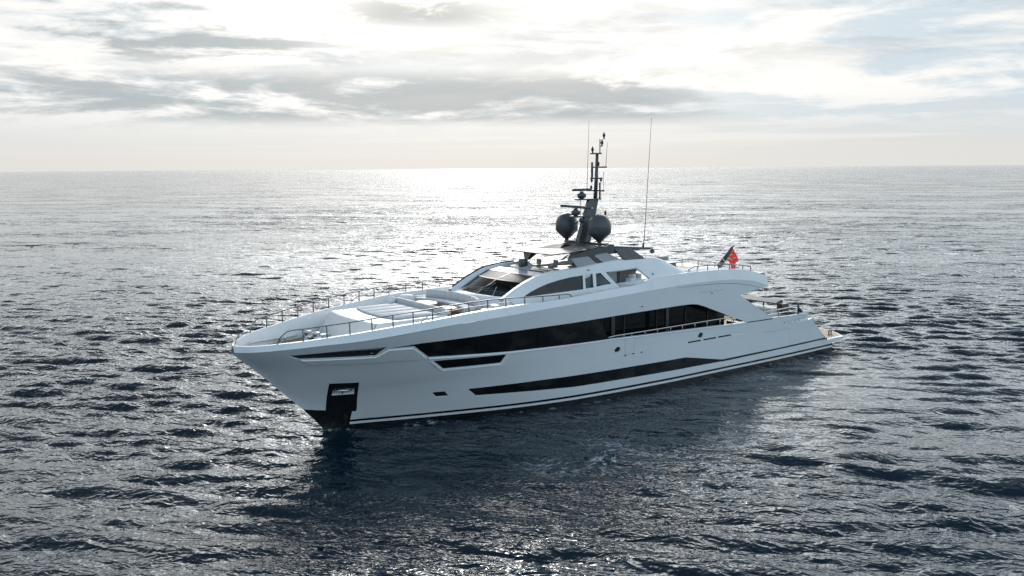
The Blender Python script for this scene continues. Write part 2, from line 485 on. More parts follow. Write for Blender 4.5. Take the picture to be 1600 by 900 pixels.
    m, t, b = principled('brow_tint', (0.032, 0.036, 0.04), 0.5, 0, 0.0, 1.2, 0.1); M['brow'] = m
    m, t, b = principled('canopy_grey', (0.13, 0.135, 0.14), 0.6); M['canopy'] = m
    m, t, b = principled('saloon_glass', (0.008, 0.009, 0.010), 0.05, 0, 0.0, 1.5, 0.15); M['saloon'] = m
    m, t, b = principled('rubber', (0.015, 0.015, 0.016), 0.6); M['rubber'] = m
    m, t, b = principled('bright_white', (0.85, 0.85, 0.84), 0.7); M['bright_white'] = m
    m, t, b = principled('flag_red', (0.55, 0.035, 0.04), 0.75); vary(t, b, (0.55, 0.035, 0.04), 0.12, 5.0); M['red'] = m
    tl = t.new('ShaderNodeBsdfTranslucent'); tl.inputs[0].default_value = (0.42, 0.06, 0.055, 1); mx = t.new('ShaderNodeMixShader'); mx.inputs[0].default_value = 0.5
    t.link(b.outputs[0], mx.inputs[1]); t.link(tl.outputs[0], mx.inputs[2]); t.link(mx.outputs[0], t.n['Material Output'].inputs[0])
    m, t, b = principled('flag_white', (0.8, 0.8, 0.8), 0.75); M['flagwhite'] = m
    return M


MAT = make_materials()

# ------------------------------------------------------------------ the sea
def ocean_tile(n, size, lmin, lmax, slope, wind_az, spread, seed):
    """random wave tile from a directional spectrum; returns height and horizontal shift, scaled to an rms slope"""
    r = np.random.default_rng(seed)
    k1 = 2 * np.pi * np.fft.fftfreq(n, size / n)
    kx, ky = np.meshgrid(k1, k1, indexing='ij'); k = np.hypot(kx, ky); k[0, 0] = 1e-6
    c = (kx * math.cos(wind_az) + ky * math.sin(wind_az)) / k
    lam = 2 * np.pi / k
    amp = k ** -2.0 * (np.abs(c) ** spread + 0.06) * np.where(c > 0, 1.0, 0.45)
    amp *= 1 / (1 + np.exp(-(lam - lmin) / (0.12 * lmin))) * 1 / (1 + np.exp((lam - lmax) / (0.12 * lmax)))
    amp[0, 0] = 0
    H = amp * (r.normal(size=(n, n)) + 1j * r.normal(size=(n, n)))
    h = np.fft.ifft2(H).real; sx = np.fft.ifft2(1j * kx * H).real; sy = np.fft.ifft2(1j * ky * H).real
    s = slope / math.sqrt((sx ** 2 + sy ** 2).mean())
    dx = np.fft.ifft2(-1j * kx / k * H).real; dy = np.fft.ifft2(-1j * ky / k * H).real
    return h * s, dx * s, dy * s


def sample(tile, size, X, Y):
    n = tile.shape[0]; u = X / size * n; v = Y / size * n
    i = np.floor(u).astype(int); j = np.floor(v).astype(int); a = u - i; b = v - j
    i0, i1, j0, j1 = i % n, (i + 1) % n, j % n, (j + 1) % n
    return tile[i0, j0] * (1 - a) * (1 - b) + tile[i1, j0] * a * (1 - b) + tile[i0, j1] * (1 - a) * b + tile[i1, j1] * a * b


def axis_coords(center, half, step, slow, fast, far):
    def side(growth):
        out = list(np.arange(0, half, step)); d = step; p = out[-1]
        while p < far:
            d *= growth if p < 900 else 1.1; p += d; out.append(p)
        return np.array(out)
    return center + np.concatenate([-side(slow)[:0:-1], side(fast)])


def build_sea():
    xs = axis_coords(38.0, 62.0, 0.20, 1.006, 1.10, 45000.0)
    ys = axis_coords(8.0, 62.0, 0.20, 1.006, 1.10, 45000.0)
    X, Y = np.meshgrid(xs, ys, indexing='ij')
    sp = np.maximum(np.gradient(xs)[:, None], np.gradient(ys)[None, :])
    wind = YAW + math.pi + math.radians(SEA['wind_turn'])
    Z = np.zeros_like(X); DX = np.zeros_like(X); DY = np.zeros_like(X)
    ca, sa = math.cos(0.6), math.sin(0.6)
    # patches of livelier and calmer water
    g1, _, _ = ocean_tile(128, 310.0, 35.0, 200.0, 1.0, wind + 0.6, 0.0, 5); g1 = g1 / g1.std()
    for n, size, lmin, lmax, slope, turn, spread, seed in SEA['bands']:
        h, dx, dy = ocean_tile(n, size, lmin, lmax, slope, wind + turn, spread, seed)
        f = np.clip((lmin * 0.75 - sp) / (lmin * 0.45), 0, 1); f = f * f * (3 - 2 * f)
        if lmax < 6: f = f * np.clip(1 + 0.28 * sample(g1, 310.0, X, Y), 0.35, 1.8)
        # lee of the hull: the water right beside the yacht on the camera's side lies flatter
        lee = np.exp(-(((X - 22) / 20.0) ** 4)) * np.exp(-(((Y - 10) / 8.5) ** 2))
        f = f * (1 - SEA['lee'] * lee)
        if seed % 2: U, V = X, Y
        else: U, V = X * ca - Y * sa, X * sa + Y * ca
        if seed % 2 == 0:
            h, dx, dy = ocean_tile(n, size, lmin, lmax, slope, wind + turn + 0.6, spread, seed)
        Z += f * sample(h, size, U, V)
        a, b = f * sample(dx, size, U, V), f * sample(dy, size, U, V)
        if seed % 2: DX += a; DY += b
        else: DX += a * ca + b * sa; DY += -a * sa + b * ca
    # water thrown up by the thrusters: a few steep mounds and rings off the port side
    for cx, cy, rad, amp in SEA['mounds']:
        d2 = ((X - cx) ** 2 + (Y - cy) ** 2) / rad ** 2
        Z += amp * np.exp(-d2) * (0.75 + 0.5 * np.sin(3.1 * (X - cx) + 1.7 * (Y - cy)))
    P = np.stack([X + SEA['chop'] * DX, Y + SEA['chop'] * DY, Z], -1).reshape(-1, 3)
    nx, ny = X.shape
    idx = np.arange(nx * ny).reshape(nx, ny)
    F = np.stack([idx[:-1, :-1], idx[1:, :-1], idx[1:, 1:], idx[:-1, 1:]], -1).reshape(-1, 4)
    me = bpy.data.meshes.new('sea')
    me.vertices.add(len(P)); me.vertices.foreach_set('co', P.ravel())
    me.loops.add(F.size); me.loops.foreach_set('vertex_index', F.ravel())
    me.polygons.add(len(F)); me.polygons.foreach_set('loop_start', np.arange(0, F.size, 4)); me.polygons.foreach_set('loop_total', np.full(len(F), 4))
    me.polygons.foreach_set('use_smooth', np.ones(len(F), bool))
    me.update(); me.validate()
    m = bpy.data.materials.new('sea_water'); m.use_nodes = True; t = NT(m.node_tree); b = t.n['Principled BSDF']
    b.inputs['IOR'].default_value = 1.34
    co = t.new('ShaderNodeTexCoord').outputs['Object']
    x, y, z = t.sep(co)
    dist = t.vmath('LENGTH', t.vmath('SUBTRACT', co, (45.0, 25.0, 0.0)))
    # wind-aligned coordinates, stretched along the crests
    cw, sw = math.cos(wind), math.sin(wind)
    a = t.math('ADD', t.math('MULTIPLY', x, cw), t.math('MULTIPLY', y, sw))
    c = t.math('ADD', t.math('MULTIPLY', x, -sw), t.math('MULTIPLY', y, cw))
    w = t.comb(a, t.math('MULTIPLY', c, 0.5), 0.0)
    w2 = t.comb(a, t.math('MULTIPLY', c, 0.38), 3.0)
    far = t.ramp(dist, 70.0, 220.0)
    patch = t.ramp(t.noise(t.comb(a, t.math('MULTIPLY', c, 0.35), 7.0), 0.022, 4.0, 0.55), 0.33, 0.66, 0.55, 1.35)
    def ridged(vec, scale, detail, rough, dist_):
        q = t.noise(vec, scale, detail, rough, dist_)
        return t.math('SUBTRACT', 0.5, t.math('ABSOLUTE', t.math('MULTIPLY', t.math('SUBTRACT', q, 0.5), 2.0)))
    near = t.math('MULTIPLY', patch, t.ramp(dist, 40.0, 260.0, 1.0, 0.45))
    patch2 = t.ramp(t.noise(t.comb(a, t.math('MULTIPLY', c, 0.30), 2.0), 0.06, 5.0, 0.6), 0.36, 0.64, 0.25, 1.6)
    lx = t.math('POWER', t.math('ABSOLUTE', t.math('DIVIDE', t.math('SUBTRACT', x, 22.0), 20.0)), 4.0)
    ly = t.math('POWER', t.math('ABSOLUTE', t.math('DIVIDE', t.math('SUBTRACT', y, 10.0), 8.5)), 2.0)
    lee = t.math('POWER', 2.718, t.math('MULTIPLY', t.math('ADD', lx, ly), -1.0))
    near = t.math('MULTIPLY', near, t.math('SUBTRACT', 1.0, t.math('MULTIPLY', lee, 0.6)))
    h1 = t.math('MULTIPLY', ridged(w, 0.85, 3.0, 0.5, 0.35), SEA['ripple'])
    h2 = t.math('MULTIPLY', ridged(t.vmath('ADD', t.comb(a, t.math('MULTIPLY', c, 0.62), 0.0), (9.0, 4.0, 2.0)), 2.6, 2.0, 0.5, 0.3), SEA['ripple2'])
    h1 = t.math('MULTIPLY', t.math('ADD', h1, h2), near)
    h0 = t.math('MULTIPLY', t.math('SUBTRACT', t.noise(w2, 0.40, 3.0, 0.5, 0.3), 0.5), t.math('MULTIPLY', far, SEA['farwave']))
    h0 = t.math('MULTIPLY', h0, patch2)
    hh = t.math('ADD', h0, h1)
    bp = t.new('ShaderNodeBump'); bp.inputs['Strength'].default_value = 1.0; bp.inputs['Distance'].default_value = 1.0
    t.link(hh, bp.inputs['Height']); t.link(bp.outputs[0], b.inputs['Normal'])
    b.inputs['Roughness'].default_value = SEA['rough']
    t.link(t.ramp(dist, 60.0, 900.0, SEA['rough'], SEA['farrough']), b.inputs['Roughness'])
    # foam lace where the water has been churned
    def blob(cx, cy, r0, r1):
        return t.ramp(t.vmath('LENGTH', t.vmath('MULTIPLY', t.vmath('SUBTRACT', co, (cx, cy, 0.0)), (1.0, 1.0, 0.0))), r1, r0)
    area = None
    for bl in SEA['foam']:
        q = blob(*bl); area = q if area is None else t.math('MAXIMUM', area, q)
    wob = t.comb(x, y, 0.0)
    r1 = t.math('ABSOLUTE', t.math('SUBTRACT', t.noise(wob, 0.55, 5.0, 0.6, 1.2), 0.5))
    r2 = t.math('ABSOLUTE', t.math('SUBTRACT', t.noise(t.vmath('ADD', wob, (31.0, 7.0, 0.0)), 1.7, 5.0, 0.62, 0.8), 0.5))
    lace = t.math('MULTIPLY', t.ramp(r1, 0.045, 0.006), t.ramp(r2, 0.10, 0.02))
    cov = t.ramp(t.noise(wob, 0.28, 3.0, 0.5), 0.40, 0.58)
    foam = t.math('MULTIPLY', t.math('MULTIPLY', lace, cov), area)
    foam = t.math('MULTIPLY', foam, 0.7)
    # broken line of foam where wavelets lap the port side
    k = t.math('POWER', t.math('MAXIMUM', t.math('DIVIDE', t.math('SUBTRACT', x, 15.0), 27.2), 0.0), 2.25)
    gap = t.math('SUBTRACT', y, t.math('MULTIPLY', t.math('SUBTRACT', 1.0, k), 4.38))
    lap = t.math('MULTIPLY', t.math('MULTIPLY', t.ramp(gap, 0.75, 0.05), t.ramp(gap, -0.6, -0.2)), t.math('MULTIPLY', t.math('GREATER_THAN', x, 1.5), t.math('LESS_THAN', x, 42.0)))
    lap = t.math('MULTIPLY', lap, t.math('MULTIPLY', t.ramp(t.noise(wob, 2.2, 6.0, 0.65), 0.50, 0.68), t.ramp(t.noise(wob, 0.33, 2.0, 0.5), 0.42, 0.62)))
    foam = t.math('MAXIMUM', foam, t.math('MULTIPLY', lap, 0.8))
    deep = t.mix(area, SEA['color'], SEA['color2'])
    t.link(t.mix(foam, deep, (0.62, 0.66, 0.68, 1)), b.inputs['Base Color'])
    me.materials.append(m)
    o = bpy.data.objects.new('sea', me); COL.objects.link(o)
    return tag(o, 'dark blue open sea with short wind waves and silver sun glitter', 'sea', kind='structure')


SEA = dict(wind_turn=-14.0, chop=1.0, lee=0.72, ripple=0.18, ripple2=0.055, farwave=1.8, rough=0.03, farrough=0.08,
           color=(0.0022, 0.013, 0.023, 1), color2=(0.003, 0.019, 0.031, 1),
           bands=[(256, 230.0, 9.0, 34.0, 0.018, 0.25, 6.0, 3), (512, 131.0, 3.0, 9.0, 0.062, -0.12, 14.0, 8), (512, 67.0, 1.1, 3.0, 0.21, 0.10, 9.0, 13), (512, 41.0, 0.45, 1.1, 0.18, -0.05, 4.0, 21)],
           mounds=[(28.0, 17.0, 1.6, 0.22), (24.5, 19.5, 1.5, 0.2), (33.0, 12.5, 1.2, 0.15), (20.0, 17.0, 2.0, 0.25)],
           foam=[(33.5, 11.0, 1.0, 5.0), (31.0, 16.0, 1.0, 5.5), (26.0, 16.0, 0.5, 5.0), (13.0, 6.2, 0.2, 2.6)])
build_sea()

# ------------------------------------------------------------------ the yacht: hull lines (x forward, y to port, z up, metres)
ztop = tab([(47, 5.40), (46.2, 5.48), (45.23, 5.6), (44.16, 5.69), (43.1, 5.8), (42, 5.91), (40.95, 6.02), (39.9, 6.13), (38.8, 6.22), (37.7, 6.31), (36.7, 6.4), (35.6, 6.49), (33.3, 6.58), (29, 6.67), (25, 6.88), (23.9, 6.92), (22.8, 6.92), (21.9, 7.22), (18.7, 7.35), (16.9, 7.34), (15.1, 7.29), (12.83, 7.12), (11.45, 6.84), (9.87, 6.35)])
ytop = tab([(46.9, 0.0), (46.75, .45), (46.3, 1.1), (45.23, 2.04), (44.16, 2.56), (43.1, 3.0), (42, 3.4), (40.95, 3.72), (39.9, 3.97), (38.8, 4.18), (37.7, 4.35), (36.7, 4.47), (35.6, 4.55), (33.3, 4.6), (29, 4.58), (25, 4.5), (20, 4.4), (9, 4.3)])
zcr = tab([(47.05, 5.08), (46.2, 5.19), (45.2, 5.31), (44.1, 5.40), (43.2, 5.47), (42.06, 5.53), (41.08, 5.61), (39.2, 5.79), (37.8, 5.91), (36.3, 6.02), (34.7, 6.09), (33, 6.15), (31.9, 6.2), (29.85, 6.28), (27.66, 6.36), (25.3, 6.43), (23.15, 6.51), (21.4, 6.57), (19.86, 6.62), (18.1, 6.66), (16.5, 6.66), (14.8, 6.61), (12.56, 6.39), (11.4, 6.14), (10.3, 5.83), (8, 5.8)])
ycr = tab([(47.05, 0), (46.95, .2), (46.63, .72), (46.23, 1.27), (45.2, 2.17), (44.1, 2.74), (43.2, 3.14), (42.06, 3.57), (41.08, 3.9), (39.2, 4.36), (37.8, 4.58), (36.3, 4.73), (34.7, 4.81), (33, 4.84), (29, 4.83), (25, 4.76), (20, 4.65), (10, 4.55), (0, 4.45)])
ywl = tab([(42.27, 0), (40.7, .33), (38.3, 1.15), (35.5, 2.06), (32, 3.08), (29.4, 3.64), (27.5, 3.93), (22.5, 4.28), (19, 4.4), (10, 4.4), (0, 4.15)])
xstem = tab([(-1.2, 42.2), (0, 42.2), (.32, 42.27), (.87, 42.73), (1.62, 43.42), (2.62, 44.44), (3.94, 45.75), (5.1, 47.03), (7, 48.5)])
wlev = tab([(-.5, -.25), (0, 0), (.2, .16), (.42, .36), (.46, .41), (.7, .68), (1, 1), (1.3, 1.3)])
# superstructure: roof line, and where its side meets the deck
zroof = tab([(32.3, 6.62), (31.9, 6.81), (31.0, 7.28), (30.3, 7.58), (29.6, 7.82), (28.2, 8.0), (26.3, 8.1), (25.3, 8.2), (22.7, 8.36), (20.8, 8.33), (20.2, 8.29), (19.7, 8.15), (18.3, 7.40), (17.6, 7.37), (16.4, 7.30)])
ybase = tab([(33, 3.25), (26, 3.35), (25, 3.6), (24, 4.15), (22.8, 4.3), (20, 4.32), (16, 4.3)])
zbase = tab([(33, 6.0), (26.5, 6.15), (25, 6.5), (24, 6.86), (22.8, 6.90), (21.9, 7.18), (18.7, 7.32), (16, 7.25)])
yroof = tab([(33, 2.95), (21, 3.0), (19.6, 3.25), (18.3, 4.1), (17, 4.25), (16, 4.28)])


def hull_y(x, z):
    v = (z - .3) / (zcr(x) - .3); xs = xstem(z); u = np.clip((xs - x) / xs, 0, 1); w = wlev(v)
    return np.where(xs - x > 0, (1 - w) * ywl(42.27 * (1 - u)) + w * ycr(47.05 * (1 - u)), 0.0)


def S_hull(x, z): return np.stack([x, hull_y(x, z), z], -1)
def S_shoulder(x, t): return np.stack([x, ycr(x) + (ytop(x) - ycr(x)) * t, zcr(x) + (ztop(x) - zcr(x)) * t], -1)
def S_house(x, z):
    k = (z - zbase(x)) / np.maximum(zroof(x) - zbase(x), .05)
    return np.stack([x, ybase(x) + (yroof(x) - ybase(x)) * np.clip(k, -.2, 1.2), z], -1)


yacht = thing('motor_yacht', (23.0, 0.0, 0.0), 'long white motor yacht with black window bands lying on dark blue sea', 'yacht')
Y_ = yacht

# openings in the port topsides, in (x, z)
W_MAIN = [(40.18, 5.04), (38.37, 5.15), (33.7, 5.19), (28.28, 5.2), (23.9, 5.27), (19.4, 5.31), (18.3, 5.29), (17.75, 5.22), (17.1, 5.03), (15.8, 4.57), (12.62, 3.49), (13.94, 3.49), (15.72, 3.56), (25.46, 3.83), (28.12, 3.87), (32.94, 3.98), (37.72, 4.22), (38.74, 4.98), (40.08, 5.0)]
W_GLASS = [q for q in clip_x(W_MAIN, 25.5, 60)]
W_BOW = [(44.88, 4.98), (44.7, 5.0), (42.32, 5.11), (40.2, 5.13), (40.4, 4.96), (40.7, 4.64), (44.3, 4.73)]
W_MID = [(37.41, 3.98), (32.96, 3.84), (33.24, 3.34), (36.66, 3.39)]
W_SMALL = [(36.85, 1.93), (36.14, 1.92), (35.83, 1.58), (36.52, 1.6)]
W_LOW = [(34.84, 1.92), (29.65, 1.9), (27.83, 1.87), (18.67, 1.78), (14.95, 1.13), (14.9, 1.0), (27.72, 1.12), (29.53, 1.2), (34.22, 1.4)]
POCKET = [(42.14, 2.74), (41.12, 2.72), (41.0, 2.3), (42.12, 2.3)]
def stadium(cx, cz, w, h, n=8):
    pts = []
    for s in (1, -1):
        for i in range(n + 1):
            a = -math.pi / 2 + math.pi * i / n
            pts.append((cx + s * (w / 2 - h / 2 + h / 2 * math.cos(a)), cz + s * h / 2 * math.sin(a)))
    return pts
PORTS = [stadium(24.75, 3.1, .46, .33), stadium(17.31, 3.12, .46, .33)]
VENTS = [[(x0, 2.80), (x1, 2.80), (x1 - .12, 2.69), (x0 - .02, 2.69)] for x0, x1 in ((18.5, 17.3), (17.0, 15.78), (15.52, 14.23), (14.0, 12.73))]

XS = np.concatenate([np.linspace(46.9, 45.2, 16), np.linspace(45, 10.4, 120)])
outline = [(x, float(zcr(x))) for x in XS[1:]]
outline += [(13.49, 5.45), (10.82, 4.01), (9.76, 3.44), (6.02, 3.33), (5.5, 3.14), (8.62, 3.0), (8.3, 2.74), (5.9, 2.8), (5.0, 2.87), (3.03, 1.2), (2.94, 0.93), (1.93, .9), (1.93, -1.0), (42.19, -1.0)]
outline += [(float(xstem(z)) - .004, z) for z in (-.5, 0, .2, .5, .87, 1.3, 1.62, 2.1, 2.62, 3.2, 3.94, 4.5, 5.0)]
hb = MB()
panel(hb, S_hull, outline, [W_MAIN, W_BOW, W_MID, W_SMALL, W_LOW, POCKET] + PORTS + VENTS, reveal=0.16, step=0.28, shallow={1: .06})
panel(hb, S_hull, outline, [], mirror=True, step=0.4)
# transom: sloping panel and flat stern between the two sides
hb.add([(5.0, 4.3, 2.87), (3.03, 4.32, 1.2), (3.03, -4.32, 1.2), (5.0, -4.3, 2.87)], [(0, 1, 2, 3)])
hb.add([(1.93, 4.2, .9), (1.93, 4.1, -1), (1.93, -4.1, -1), (1.93, -4.2, .9)], [(0, 1, 2, 3)])
hull = hb.build('hull', MAT['hull'], Y_)

# thickness of the free edges of the topsides (wing tip, pillar, bulwark)
for s in (1, -1):
  eb = MB()
  for poly in ([(10.35, 5.84), (13.49, 5.45), (10.82, 4.01), (9.76, 3.44)], [(9.76, 3.44), (6.02, 3.33), (5.5, 3.14), (8.62, 3.0), (8.3, 2.74), (5.9, 2.8), (5.0, 2.87), (3.03, 1.2)]):
    uv = np.array(resample(poly, .4, closed=False)); P, N = surf_eval(S_hull, uv)
    if True:
        A = P * [1, s, 1]; B = (P - N * .22) * [1, s, 1]
        for i in range(len(uv) - 1): eb.add([A[i], A[i + 1], B[i + 1], B[i]], [(0, 1, 2, 3)])
  eb.build('topside_edge', MAT['white'], hull)
eb = MB()
# lit slanting sills of the bow plate and the window band, proud of the topsides
PLATE = [(44.3, 4.70), (40.7, 4.61), (40.12, 4.99), (38.78, 4.96), (37.76, 4.2), (38.07, 4.14), (43.74, 4.34)]
panel(eb, S_hull, [(44.1, 4.66), (40.66, 4.57), (40.1, 4.94), (38.83, 4.91), (37.9, 4.23), (38.1, 4.19), (43.7, 4.39)], off=.05, step=.3)
O1 = np.array(resample(PLATE, .3))
def ribbon(mb, a, b, oa, ob, step=.3, closed=False):
    """strip between two matched polylines on the hull surface"""
    A = np.array(a, float); B = np.array(b, float); rows = []
    seg = range(len(A) if closed else len(A) - 1)
    for i in seg:
        j = (i + 1) % len(A); k = max(1, int(np.linalg.norm(A[j] - A[i]) / step))
        for q in range(k): rows.append((A[i] + (A[j] - A[i]) * q / k, B[i] + (B[j] - B[i]) * q / k))
    rows.append((A[0], B[0]) if closed else (A[-1], B[-1]))
    PA, _ = surf_eval(S_hull, np.array([r[0] for r in rows]), oa); PB, _ = surf_eval(S_hull, np.array([r[1] for r in rows]), ob)
    for i in range(len(rows) - 1): mb.add([PA[i], PA[i + 1], PB[i + 1], PB[i]], [(0, 1, 2, 3)])
ribbon(eb, PLATE, [(44.1, 4.66), (40.66, 4.57), (40.1, 4.94), (38.83, 4.91), (37.9, 4.23), (38.1, 4.19), (43.7, 4.39)], -.02, .05, closed=True)
eb.build('bow_plate', MAT['white'], hull); eb = MB()
# sill under the long window band and round the second window
def sill(poly_line, drop, out):
    a = [(x, z - .015) for x, z in poly_line]; b = [(x, z - drop) for x, z in poly_line]; c = [(x, z - drop - .035) for x, z in poly_line]
    ribbon(eb, a, b, 0.0, out); ribbon(eb, b, c, out, 0.0)
sill([(37.72, 4.22), (32.94, 3.98), (28.12, 3.87), (25.46, 3.83), (15.72, 3.56), (13.94, 3.49), (12.62, 3.48)], .055, .05)
eb.build('window_sill', MAT['white'], hull)
sb = MB()
ribbon(sb, [(37.5, 4.02), (36.66, 3.40), (33.22, 3.35), (32.9, 3.87)], [(37.64, 3.99), (36.72, 3.30), (33.1, 3.25), (32.76, 3.86)], 0.0, .045)
ribbon(sb, [(37.64, 3.99), (36.72, 3.30), (33.1, 3.25), (32.76, 3.86)], [(37.66, 3.97), (36.74, 3.27), (33.08, 3.22), (32.74, 3.85)], .045, 0.0)
sb.build('window_surround', MAT['white'], hull)

# shoulder (the bright chamfer above the crease), cap and inner bulwark
def strip(mb, xs, fa, fb, both=True, smooth=True, flip=False):
    for s in ((1, -1) if both else (1,)):
        A = np.stack([np.array(fa(x)) * [1, s, 1] for x in xs]); B = np.stack([np.array(fb(x)) * [1, s, 1] for x in xs])
        n = len(xs); V = np.concatenate([A, B])
        mb.add(V, [(i, i + 1, n + i + 1, n + i) for i in range(n - 1)], smooth)
XS = np.concatenate([np.linspace(46.9, 45.2, 16), np.linspace(45, 10.4, 120)])
cr = lambda x: (x, float(ycr(x)), float(zcr(x)))
tp = lambda x: (min(x, 46.86), float(ytop(x)), float(ztop(x)))
sh = MB()
strip(sh, XS, cr, tp)
CAPW = tab([(47, .10), (44, .16), (34, .18), (26, .15), (10, .15)])
cp = lambda x: (min(x, 46.75), max(0.0, float(ytop(x) - CAPW(x))), float(ztop(x)) + .01)
strip(sh, XS, lambda x: (tp(x)[0], tp(x)[1], tp(x)[2] + .002), cp)
zdeck = tab([(47, 4.86), (41.2, 4.8), (40.8, 4.8), (40.0, 5.5), (39.0, 5.92), (36, 5.96), (24, 6.0), (23, 6.5), (17.5, 6.75), (9, 6.6)])
inb = lambda x: (min(x, 46.4), max(0.0, float(ytop(x) - CAPW(x) - (.30 if x > 41 else .12))), float(zdeck(x)))
strip(sh, XS, cp, inb)
# tip of the aft wing, closing the shoulder
for s in (1, -1):
    q = 10.4
    sh.add([(q, s * float(ycr(q)), float(zcr(q))), (q, s * float(ytop(q)), float(ztop(q))), (q, s * float(ytop(q) - .15), float(ztop(q))), (q + .3, s * float(ycr(q) - .3), float(zcr(q)))], [(0, 1, 2, 3)])
shoulder = sh.build('upper_bulwark', MAT['white'], Y_)
# thin shadow groove below the shoulder aft
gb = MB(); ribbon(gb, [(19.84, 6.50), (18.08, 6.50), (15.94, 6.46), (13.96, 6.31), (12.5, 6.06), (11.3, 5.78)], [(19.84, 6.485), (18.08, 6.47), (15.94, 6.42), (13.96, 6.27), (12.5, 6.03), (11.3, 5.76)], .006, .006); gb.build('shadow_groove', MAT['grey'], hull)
for poly in ([(17.6, 6.36), (17.58, 5.98), (15.26, 5.99)], [(10.68, 2.48), (7.64, 2.46), (7.54, 1.34)], [(24.18, 3.74), (24.08, 2.68), (23.36, 2.68), (23.33, 3.72)]):
    gb = MB()
    for a, b in zip(poly[:-1], poly[1:]):
        d = np.array(b) - np.array(a); nn = np.array((-d[1], d[0])) / np.linalg.norm(d) * .009
        ribbon(gb, [tuple(np.array(a) - nn), tuple(np.array(b) - nn)], [tuple(np.array(a) + nn), tuple(np.array(b) + nn)], .005, .005)
    gb.build('panel_seam', MAT['grey'], hull)

# black paint and fittings on the topsides
bl = MB()
panel(bl, S_hull, [(42.46, 3.1), (41.0, 3.04), (40.62, 1.3), (40.62, 1.15), (40.82, 1.15), (40.75, -.9), (42.17, -.9), (42.19, 0), (42.27, .3), (42.72, .87), (43.30, 1.52), (42.20, 1.36)], [POCKET], off=.012, step=.2)
bl.build('bow_plating', MAT['black'], hull)
pk = MB()
panel(pk, S_hull, [(42.2, 2.8), (41.05, 2.78), (40.92, 2.24), (42.2, 2.24)], off=-.15, step=.2)
pk.build('anchor_recess', MAT['steel'], hull)
an = MB()
Pa, Na = surf_eval(S_hull, np.array([(41.6, 2.5), (41.3, 2.48), (41.9, 2.5), (41.6, 2.36)]), -.06)
an.tube([Pa[1], Pa[0], Pa[2]], .07, 8); an.tube([Pa[0], Pa[3]], .06, 8)
for k in np.linspace(41.2, 42.0, 7):
    q, _ = surf_eval(S_hull, np.array([(k, 2.32), (k, 2.68)]), -.09); an.tube(list(q), .035, 6)
an.build('anchor', MAT['steel'], hull)
st = MB(); panel(st, S_hull, [(42.2, -.06), (42.24, .16), (40.82, .13), (40.8, -.06)], off=.02, step=.2)
st.build('stem_guard', MAT['steel'], hull)
ab = MB(); ribbon(ab, [(15.0, 1.14), (8.9, 1.16), (3.02, 1.19)], [(15.0, .99), (8.9, 1.04), (3.0, 1.08)], .008, .008)  # flat black strip painting the dark of a recessed groove
ab.build('groove_line', MAT['black'], hull)
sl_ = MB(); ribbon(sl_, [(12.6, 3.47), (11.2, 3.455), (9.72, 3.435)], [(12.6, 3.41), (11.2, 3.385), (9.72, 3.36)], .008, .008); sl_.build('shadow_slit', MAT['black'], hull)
ss = MB(); panel(ss, S_hull, [(8.62, 3.02), (8.25, 2.70), (5.9, 2.76), (5.2, 2.9), (5.5, 3.16)], off=-.22, step=.2); ss.build('stern_slot_backing', MAT['matt'], hull)
for x0, x1, z0 in ((8.15, 7.9, 2.80), (7.7, 7.15, 2.80), (6.9, 6.7, 2.82), (6.45, 6.1, 2.86)):
    q, n_ = surf_eval(S_hull, np.array([((x0 + x1) / 2, z0 + .07)]), -.13); sq = MB(); sq.box(q[0], (x0 - x1, .12, .16), bev=.03); sq.build('mooring_roller', MAT['white'], hull)
tq = MB(); tq.add([(3.5, 4.45, 1.19), (2.99, 4.43, 1.2), (2.97, 4.42, 1.0), (3.0, 4.42, .98)], [(0, 1, 2, 3)]); tq.build('platform_joint', MAT['black'], hull)

# windows: separate panes set back in the openings
def window(poly, cuts, name='side_window', depth=.05, label=None):
    fr = MB(); big = poly
    panel(fr, S_hull, big, off=-depth - .05, step=.3)
    w = fr.build(name, MAT['matt'], Y_)
    if label: w['label'] = label
    cuts = sorted(cuts)
    for lo, hi in zip([-99] + cuts, cuts + [99]):
        pl = clip_x(poly, lo + .012, hi - .012)
        if len(pl) < 3: continue
        tilt = rng.normal(0, .0035, 2); cx, cz = np.mean(pl, 0)
        g = MB(); panel(g, lambda x, z: S_hull(x, z) + np.stack([0 * x, (x - cx) * tilt[0] + (z - cz) * tilt[1], 0 * x], -1), pl, off=-depth, step=.3)
        g.build('pane', MAT['glass'], w)
    return w
mainglass = [(x, z) for x, z in W_GLASS]
# the aft end of the glazing slants up and forward where the side deck begins
mainglass = [(40.18, 5.04), (38.37, 5.15), (33.7, 5.19), (28.28, 5.2), (26.45, 5.22), (25.5, 3.83), (28.12, 3.87), (32.94, 3.98), (37.72, 4.22), (38.74, 4.98), (40.08, 5.0)]
window(mainglass, [36.9, 35.05, 32.85, 31.0, 29.55, 29.2, 27.1], label='long black window band along the main deck')
window(W_MID, [35.0], label='second black window below the long band')
window(W_SMALL, [], label='small black slanted window near the bow')
window(W_LOW, [33.0, 30.9, 29.0, 27.2, 25.2, 23.0, 21.0, 18.8], label='low black window band just above the waterline')
